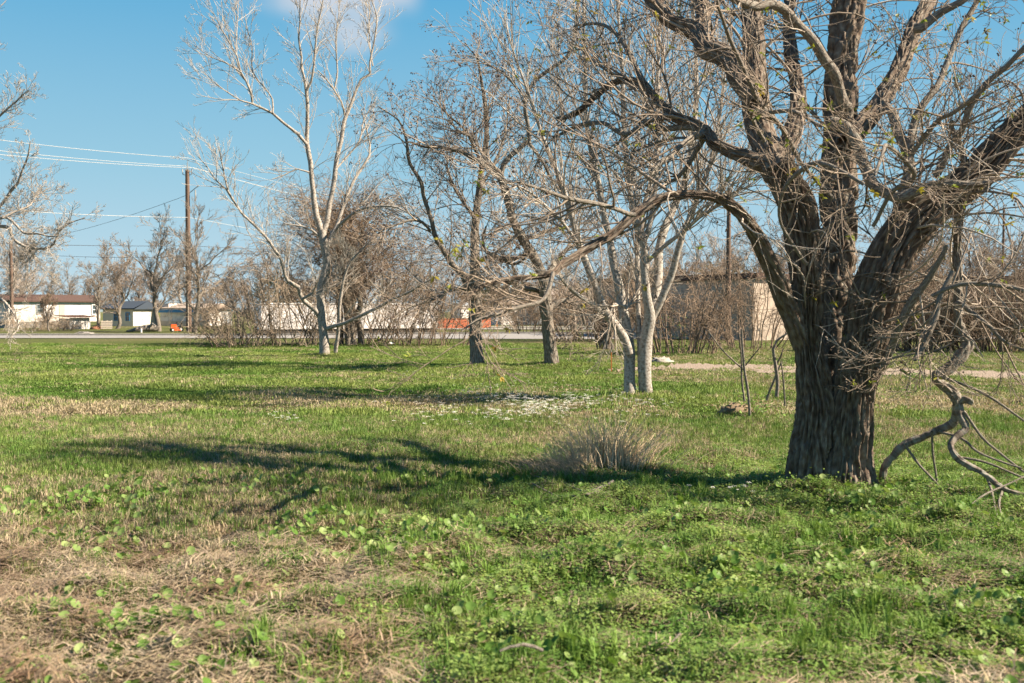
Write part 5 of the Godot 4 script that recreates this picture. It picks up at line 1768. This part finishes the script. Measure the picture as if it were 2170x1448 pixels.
func make_poles() -> void:
	var D := 75.0
	pole("tall brown utility pole left of the pale tree", 400, D, 360, 5.2, true)
	pole("far brown utility pole near the left edge", 25, 90.0, 512, 3.6, false)
	pole("dark pole standing before the shaded tan wall", 1543, 50.0, 400, 5.0, false)
	pole("far pole behind the brush at the right edge", 2124, 60.0, 440, 2.6, false)
	var pale: Material = mats["wire_pale"]
	var dark: Material = mats["wire_dark"]
	wire("topmost pale power line from the tall pole", PackedVector3Array([at(-260, 262, 52), at(398, 335, D), at(1130, 500, 165)]), 0.015, pale)
	wire("second pale power line from the tall pole", PackedVector3Array([at(-260, 288, 52), at(392, 352, D), at(1130, 512, 165)]), 0.015, pale)
	wire("third pale power line from the tall pole", PackedVector3Array([at(-260, 300, 52), at(412, 356, D), at(1130, 522, 165)]), 0.015, pale)
	wire("single pale power line halfway up the tall pole", PackedVector3Array([at(-260, 424, 52), at(400, 461, D), at(1130, 560, 165)]), 0.016, pale)
	wire("thin dark cable crossing low left of the tall pole", PackedVector3Array([at(-260, 505, 60), at(400, 521, D), at(1000, 530, 110)]), 0.016, dark)
	wire("lowest thin dark cable left of the tall pole", PackedVector3Array([at(25, 536, 90), at(400, 544, D)]), 0.014, dark)
	wire("thin cable slanting down left from the tall pole", PackedVector3Array([at(400, 412, D), at(60, 510, 120)]), 0.016, dark)
	wire("upper thin dark cable at the right edge", PackedVector3Array([at(1543, 430, 50), at(2124, 446, 60), at(2500, 446, 64)]), 0.011, dark)
	wire("lower thin dark cable at the right edge", PackedVector3Array([at(1543, 500, 50), at(2124, 498, 60), at(2500, 496, 64)]), 0.011, dark)
	# yield sign seen from behind, with a street name blade
	var o := foot(1208, 93.0)
	var t := thing("road_sign", "triangular yield sign seen from behind on a steel post", "sign", o)
	slab("post", t, Vector3(-0.03, -0.1, -0.03), Vector3(0.03, 2.1, 0.03), mats["galvanised"])
	var A := Acc.new()
	for z in [-0.045, -0.05]:
		A.tri(Vector3(-0.27, 1.88, z), Vector3(0.27, 1.88, z), Vector3(0, 1.4, z), Vector3(0, 0, 1 if z > -0.047 else -1), Color.WHITE)
	part("sign_plate", A.mesh(mats["sign_back"]), t)
	slab("street_blade", t, Vector3(-0.3, 2.102, -0.01), Vector3(0.3, 2.26, 0.01), mats["sign_green"])
	slab("cross_blade", t, Vector3(-0.01, 1.93, -0.25), Vector3(0.012, 2.08, 0.25), mats["sign_green"])


# ---------------------------------------------------------------- small things
func make_small_things() -> void:
	# dry tussock in front of the big tree's shadow
	rng.seed = 300
	var D := 10.0
	var o := foot(1265, D)
	var t := thing("dry_tussock", "tuft of tall pale dry grass in front of the birch", "dry grass", o)
	var A := Acc.new()
	for i in 1100:
		var px := rng.randfn(0.0, 0.19) + (0.2 if rng.randf() < 0.55 else -0.14)
		var pz := rng.randfn(0.0, 0.13)
		var p := Vector3(px, -0.02, pz)
		var out := Vector3(px * 1.1 + rng.randfn(-0.08, 0.25), 0, rng.randfn(0, 0.3))
		var h := rng.randf_range(0.16, 0.74) * (1.0 - minf(absf(px - 0.12), 0.6)) * rng.randf_range(0.6, 1.0)
		var pts := PackedVector3Array([p, p + Vector3(0, h * 0.5, 0) + out * h * 0.35, p + Vector3(0, h * rng.randf_range(0.8, 1.0), 0) + out * h * 1.1])
		tube(A, pts, PackedFloat32Array([0.003, 0.0026, 0.0012]), 3, Color(0.80, 0.66, 0.46).lerp(Color(0.50, 0.33, 0.20), rng.randf() * 0.5) * rng.randf_range(0.75, 1.2))
	var blades := part("blades", A.mesh(mats["straw"]), t)
	blades.set_meta("kind", "stuff")
	# a low swept patch of straw to its left
	o = foot(1195, 9.5)
	t = thing("swept_straw", "low swept straw left of the dry tussock", "dry grass", o)
	A = Acc.new()
	for i in 260:
		var p := Vector3(rng.randfn(0, 0.22), -0.01, rng.randfn(0, 0.1))
		var h := rng.randf_range(0.05, 0.24)
		var out := Vector3(-rng.randf_range(0.4, 1.3), 0, rng.randfn(0, 0.3))
		tube(A, PackedVector3Array([p, p + Vector3(0, h * 0.6, 0) + out * h * 0.5, p + Vector3(0, h * 0.85, 0) + out * h * 1.3]), PackedFloat32Array([0.002, 0.0016, 0.0006]), 3, Color(0.44, 0.345, 0.25) * rng.randf_range(0.75, 1.2))
	part("blades", A.mesh(mats["straw"]), t).set_meta("kind", "stuff")
	# fallen sticks
	var sticks := [
		["forked dead stick lying before the dry tussock", [[1300, 1046, 3, 1270, 1055, 3, 1245, 1075, 2.4], [1290, 1048, 2.6, 1240, 1054, 2.2, 1190, 1032, 1.8, 1135, 1036, 1.2]]],
		["long dead stick lying left of the forked one", [[1220, 1084, 2, 1180, 1056, 2.4, 1128, 1049, 1.6]]],
		["short dead stick in the weeds at the bottom", [[1150, 1432, 4, 1110, 1440, 4, 1060, 1447, 3]]],
		["short stick in the near right weeds", [[1445, 1383, 2.6, 1412, 1400, 2.2]]],
	]
	for k in sticks:
		var s := thing("dead_stick", k[0], "stick", foot(k[1][0][0], depth_of(k[1][0][1])), 0.0, "sticks in the grass")
		for a in k[1]:
			var pts := PackedVector3Array()
			var rad := PackedFloat32Array()
			for i in a.size() / 3:
				var d := depth_of(a[i * 3 + 1])
				var q := foot(a[i * 3], d)
				pts.append(q + Vector3(0, 0.06, 0))
				rad.append(a[i * 3 + 2] * d / FOCAL)
			limb_part(s, "branch", smooth_line(pts, rad, 0.05, 0.6), mats["lichen_bark"], 8)
	# leafy clumps
	rng.seed = 320
	for k in [
		["leafy_plant", "leafy green clump at the foot of the forked sapling", 1592, 14.9, 0.34, 0.34, 260, Color(0.16, 0.25, 0.06), 0.03],
		["leafy_plant", "small green bush beside the big trunk at right", 1938, 22.0, 0.3, 0.3, 160, Color(0.10, 0.17, 0.05), 0.03],
		["leafy_plant", "green weeds round the foot of the broken branch", 1985, 8.8, 0.42, 0.16, 420, Color(0.16, 0.25, 0.06), 0.014],
		["leafy_plant", "green leafy shoots in front of the big trunk", 1745, 8.35, 0.5, 0.13, 460, Color(0.18, 0.26, 0.06), 0.012],
		["leafy_plant", "small round green bush by the road before the slate house", 1228, 52.0, 0.3, 0.9, 160, Color(0.14, 0.21, 0.06), 0.05],
		["leafy_plant", "green shrub before the shaded tan wall beside the birch", 1425, 37.0, 1.0, 1.5, 420, Color(0.12, 0.17, 0.05), 0.05],
	]:
		o = foot(k[2], k[3])
		t = thing(k[0], k[1], "plant", o, 0.0, "leafy plants")
		A = Acc.new()
		for i in k[6]:
			var q := Vector3(rng.randfn(0, 0.5) * k[4], absf(rng.randfn(0.3, 0.35)) * k[5], rng.randfn(0, 0.5) * k[4])
			var a := Vector3(rng.randfn(0, 1), rng.randfn(0, 0.5), rng.randfn(0, 1)).normalized()
			var b := a.cross(Vector3.UP + Vector3(rng.randfn(0, 0.4), 0, rng.randfn(0, 0.4))).normalized()
			var s: float = k[8] * rng.randf_range(0.6, 1.3)
			var nn := a.cross(b)
			A.quad(q - a * s, q + b * s * 0.6, q + a * s, q - b * s * 0.6, nn if nn.y > 0 else -nn, (k[7] as Color) * rng.randf_range(0.7, 1.35))
		for i in 14:
			var q := Vector3(rng.randfn(0, 0.3) * k[4], 0, rng.randfn(0, 0.3) * k[4])
			tube(A, PackedVector3Array([q - Vector3(0, 0.03, 0), q + Vector3(rng.randfn(0, 0.1) * k[4], k[5] * 0.5, 0)]), PackedFloat32Array([0.004, 0.002]), 3, Color(0.2, 0.22, 0.08))
		part("leaves", A.mesh(mats["leaf"]), t).set_meta("kind", "stuff")
	# rock by the track
	rock("pale concrete lump at the left end of the dirt path", 1402, depth_of(770.0), 0.33, 0.16, mats["concrete"], 1)
	rock("dark earth heap under the forked sapling", 1562, 14.9, 0.26, 0.13, mats["brown_bush"], 2)
	rock("brown earth mound before the mobile home", 205, 84.0, 0.5, 0.3, mats["rust_metal"], 3)
	rock("pale rubble by the road at left", 178, 69.0, 0.6, 0.14, mats["concrete"], 4)
	# white bag
	var bag := foot(828, 46.0)
	t = thing("plastic_bag", "scrap of white plastic lying before the brush", "litter", bag)
	A = Acc.new()
	for i in 14:
		var a0 := TAU * i / 14
		var a1 := TAU * (i + 1) / 14
		var r0 := 0.15 * (1.0 + 0.4 * fine.get_noise_1d(i * 70.0))
		var r1 := 0.15 * (1.0 + 0.4 * fine.get_noise_1d(((i + 1) % 14) * 70.0))
		A.tri(Vector3(0, 0.14, 0), Vector3(cos(a0) * r0 * 1.4, 0.03, sin(a0) * r0), Vector3(cos(a1) * r1 * 1.4, 0.03, sin(a1) * r1), Vector3(cos(a0), 1, sin(a0)).normalized(), Color.WHITE)
	part("crumpled_sheet", A.mesh(mats["plastic_bag"]), t)
	# marker stakes
	var st := foot(1296, 26.0)
	t = thing("survey_stake", "slim orange stake in the grass left of the birch", "stake", st)
	slab("stick", t, Vector3(-0.014, -0.05, -0.014), Vector3(0.014, 0.52, 0.014), mats["stake_orange"])
	slab("tip", t, Vector3(-0.016, 0.521, -0.016), Vector3(0.016, 0.58, 0.016), mats["worn_wood"])
	st = foot(1053, 93.0)
	t = thing("marker_post", "white topped orange marker post by the sidewalk", "marker", st)
	slab("post", t, Vector3(-0.05, -0.05, -0.05), Vector3(0.05, 0.72, 0.05), mats["stake_orange"])
	slab("plate", t, Vector3(-0.14, 0.62, 0.052), Vector3(0.14, 1.0, 0.07), mats["white_paint"])
	st = foot(299, 71.0)
	t = thing("white_pipe", "short white pipe standing in the grass by the fallen log", "pipe", st)
	A = Acc.new()
	tube(A, PackedVector3Array([Vector3(0, -0.05, 0), Vector3(0, 0.3, 0), Vector3(0, 0.31, 0)]), PackedFloat32Array([0.05, 0.05, 0.001]), 10, Color.WHITE)
	part("tube", A.mesh(mats["white_paint"]), t)
	slab("collar", t, Vector3(-0.07, -0.02, -0.07), Vector3(0.07, 0.03, 0.07), mats["concrete"])
	# fallen log
	var lg := foot(300, 74.0)
	t = thing("fallen_log", "dark fallen tree trunk lying behind the road at left", "log", lg)
	limb_part(t, "trunk", smooth_line(PackedVector3Array([foot(268, 72.5) + Vector3(0, 0.08, 0), foot(290, 73.5) + Vector3(0, 0.22, 0), foot(312, 74.5) + Vector3(0, 0.34, 0), foot(332, 75) + Vector3(0, 0.30, 0)]), PackedFloat32Array([0.06, 0.16, 0.26, 0.24]), 0.2, 0.6), mats["lichen_bark"], 12)
	limb_part(t, "root", smooth_line(PackedVector3Array([foot(315, 74.5) + Vector3(0, 0.35, 0), foot(322, 74.3) + Vector3(0, 0.62, 0), foot(328, 74.3) + Vector3(0, 0.5, 0)]), PackedFloat32Array([0.12, 0.1, 0.04]), 0.2, 0.6), mats["pale_bark"], 8)
	# pallet leaning
	var pl := foot(226, 84.0)
	t = thing("pallet", "pale wooden pallet leaning by the mobile home", "pallet", pl, 0.3)
	for i in 5:
		slab("slat", t, Vector3(-0.45, 0.05 + i * 0.14, 0.3 - i * 0.06), Vector3(0.45, 0.15 + i * 0.14, 0.33 - i * 0.06), mats["worn_wood"])
	for x in [-0.4, 0.0, 0.36]:
		var bt := slab("bearer", t, Vector3(x, -0.4, -0.04), Vector3(x + 0.06, 0.4, 0.0), mats["worn_wood"])
		bt.position = Vector3(x + 0.03, 0.38, 0.12)
		bt.rotation.x = -0.40
	# ride-on mower
	var mw := foot(374, 75.0)
	t = thing("ride_on_mower", "orange ride on mower parked left of the tall pole", "mower", mw, 0.5)
	A = Acc.new()
	A.box(Vector3(-0.42, 0.20, -0.24), Vector3(0.40, 0.33, 0.24))
	A.box(Vector3(-0.42, 0.33, -0.17), Vector3(-0.02, 0.55, 0.17))
	part("body", A.mesh(mats["orange_paint"]), t)
	slab("deck", t, Vector3(-0.25, 0.08, -0.36), Vector3(0.25, 0.19, 0.36), mats["orange_paint"])
	slab("seat", t, Vector3(0.08, 0.335, -0.15), Vector3(0.36, 0.42, 0.15), mats["black_plastic"])
	slab("backrest", t, Vector3(0.32, 0.422, -0.14), Vector3(0.38, 0.68, 0.14), mats["black_plastic"])
	A = Acc.new()
	tube(A, PackedVector3Array([Vector3(-0.06, 0.5, 0), Vector3(0.02, 0.68, 0)]), PackedFloat32Array([0.015, 0.015]), 6, Color.WHITE)
	var ring := PackedVector3Array()
	var rr := PackedFloat32Array()
	for i in 13:
		ring.append(Vector3(0.02 + 0.05 * cos(TAU * i / 12), 0.69 + 0.03 * cos(TAU * i / 12), 0.12 * sin(TAU * i / 12)))
		rr.append(0.012)
	tube(A, ring, rr, 5, Color.WHITE)
	part("steering_wheel", A.mesh(mats["black_plastic"]), t)
	for wv in [[-0.32, 0.13, 0.26], [-0.32, 0.13, -0.26], [0.27, 0.18, 0.28], [0.27, 0.18, -0.28]]:
		var cy := CylinderMesh.new()
		cy.top_radius = wv[1]
		cy.bottom_radius = wv[1]
		cy.height = 0.12
		cy.radial_segments = 20
		cy.material = mats["rubber"]
		var wo := part("wheel", cy, t, Vector3(wv[0], wv[1], wv[2]))
		wo.rotation.x = PI / 2
		var hub := CylinderMesh.new()
		hub.top_radius = wv[1] * 0.5
		hub.bottom_radius = wv[1] * 0.5
		hub.height = 0.13
		hub.material = mats["white_paint"]
		part("hub", hub, wo)

func rock(label: String, px: float, depth: float, wide: float, high: float, m: Material, k: int) -> void:
	var o := foot(px, depth)
	var t := thing("rubble_heap", label, "heap", o)
	var A := Acc.new()
	var rows := 9
	var cols := 20
	for i in rows:
		for j in cols:
			var a := TAU * j / cols
			var b := (i / float(rows - 1)) * PI * 0.5
			var q := Vector3(cos(a) * cos(b), sin(b), sin(a) * cos(b))
			q *= 1.0 + 0.55 * fine.get_noise_3d(q.x * 22.0 + k * 50.0, q.y * 22.0, q.z * 22.0)
			A.v.append(Vector3(q.x * wide, q.y * high - 0.03, q.z * wide * 0.7))
			A.n.append(Vector3(q.x / wide, q.y / high, q.z / wide).normalized())
	for i in rows - 1:
		for j in cols:
			var a := i * cols + j
			var b := i * cols + (j + 1) % cols
			A.ix.append_array(PackedInt32Array([a, b, a + cols, b, b + cols, a + cols]))
	part("heap", A.mesh(m), t)


func _ready() -> void:
	lump.seed = 3
	lump.frequency = 0.35
	lump.fractal_octaves = 2
	patch.seed = 9
	patch.frequency = 0.22
	patch.fractal_octaves = 3
	fine.seed = 12
	fine.frequency = 0.11
	fine.fractal_octaves = 2
	ridge.seed = 8
	ridge.frequency = 1.0
	ridge.fractal_type = FastNoiseLite.FRACTAL_RIDGED
	ridge.fractal_octaves = 2
	make_materials()
	make_light()
	make_ground()
	make_roads()
	make_buildings()
	place_far_trees()
	print("far ", Time.get_ticks_msec())
	make_thickets()
	print("thickets ", Time.get_ticks_msec())
	make_big_tree()
	make_birch()
	make_mid_trees()
	make_white_tree()
	make_left_tree()
	print("trees ", Time.get_ticks_msec())
	make_poles()
	make_sward()
	print("sward ", Time.get_ticks_msec())
	make_small_things()
	var faces := 0
	var met := {}
	for o in find_children("*", "MeshInstance3D", true, false):
		if not met.has(o.mesh):
			met[o.mesh] = true
			var nf: int = o.mesh.get_faces().size() / 3
			faces += nf
			if nf > 25000:
				print(o.get_parent().name, " ", o.name, " ", nf)
	print("triangles ", faces)
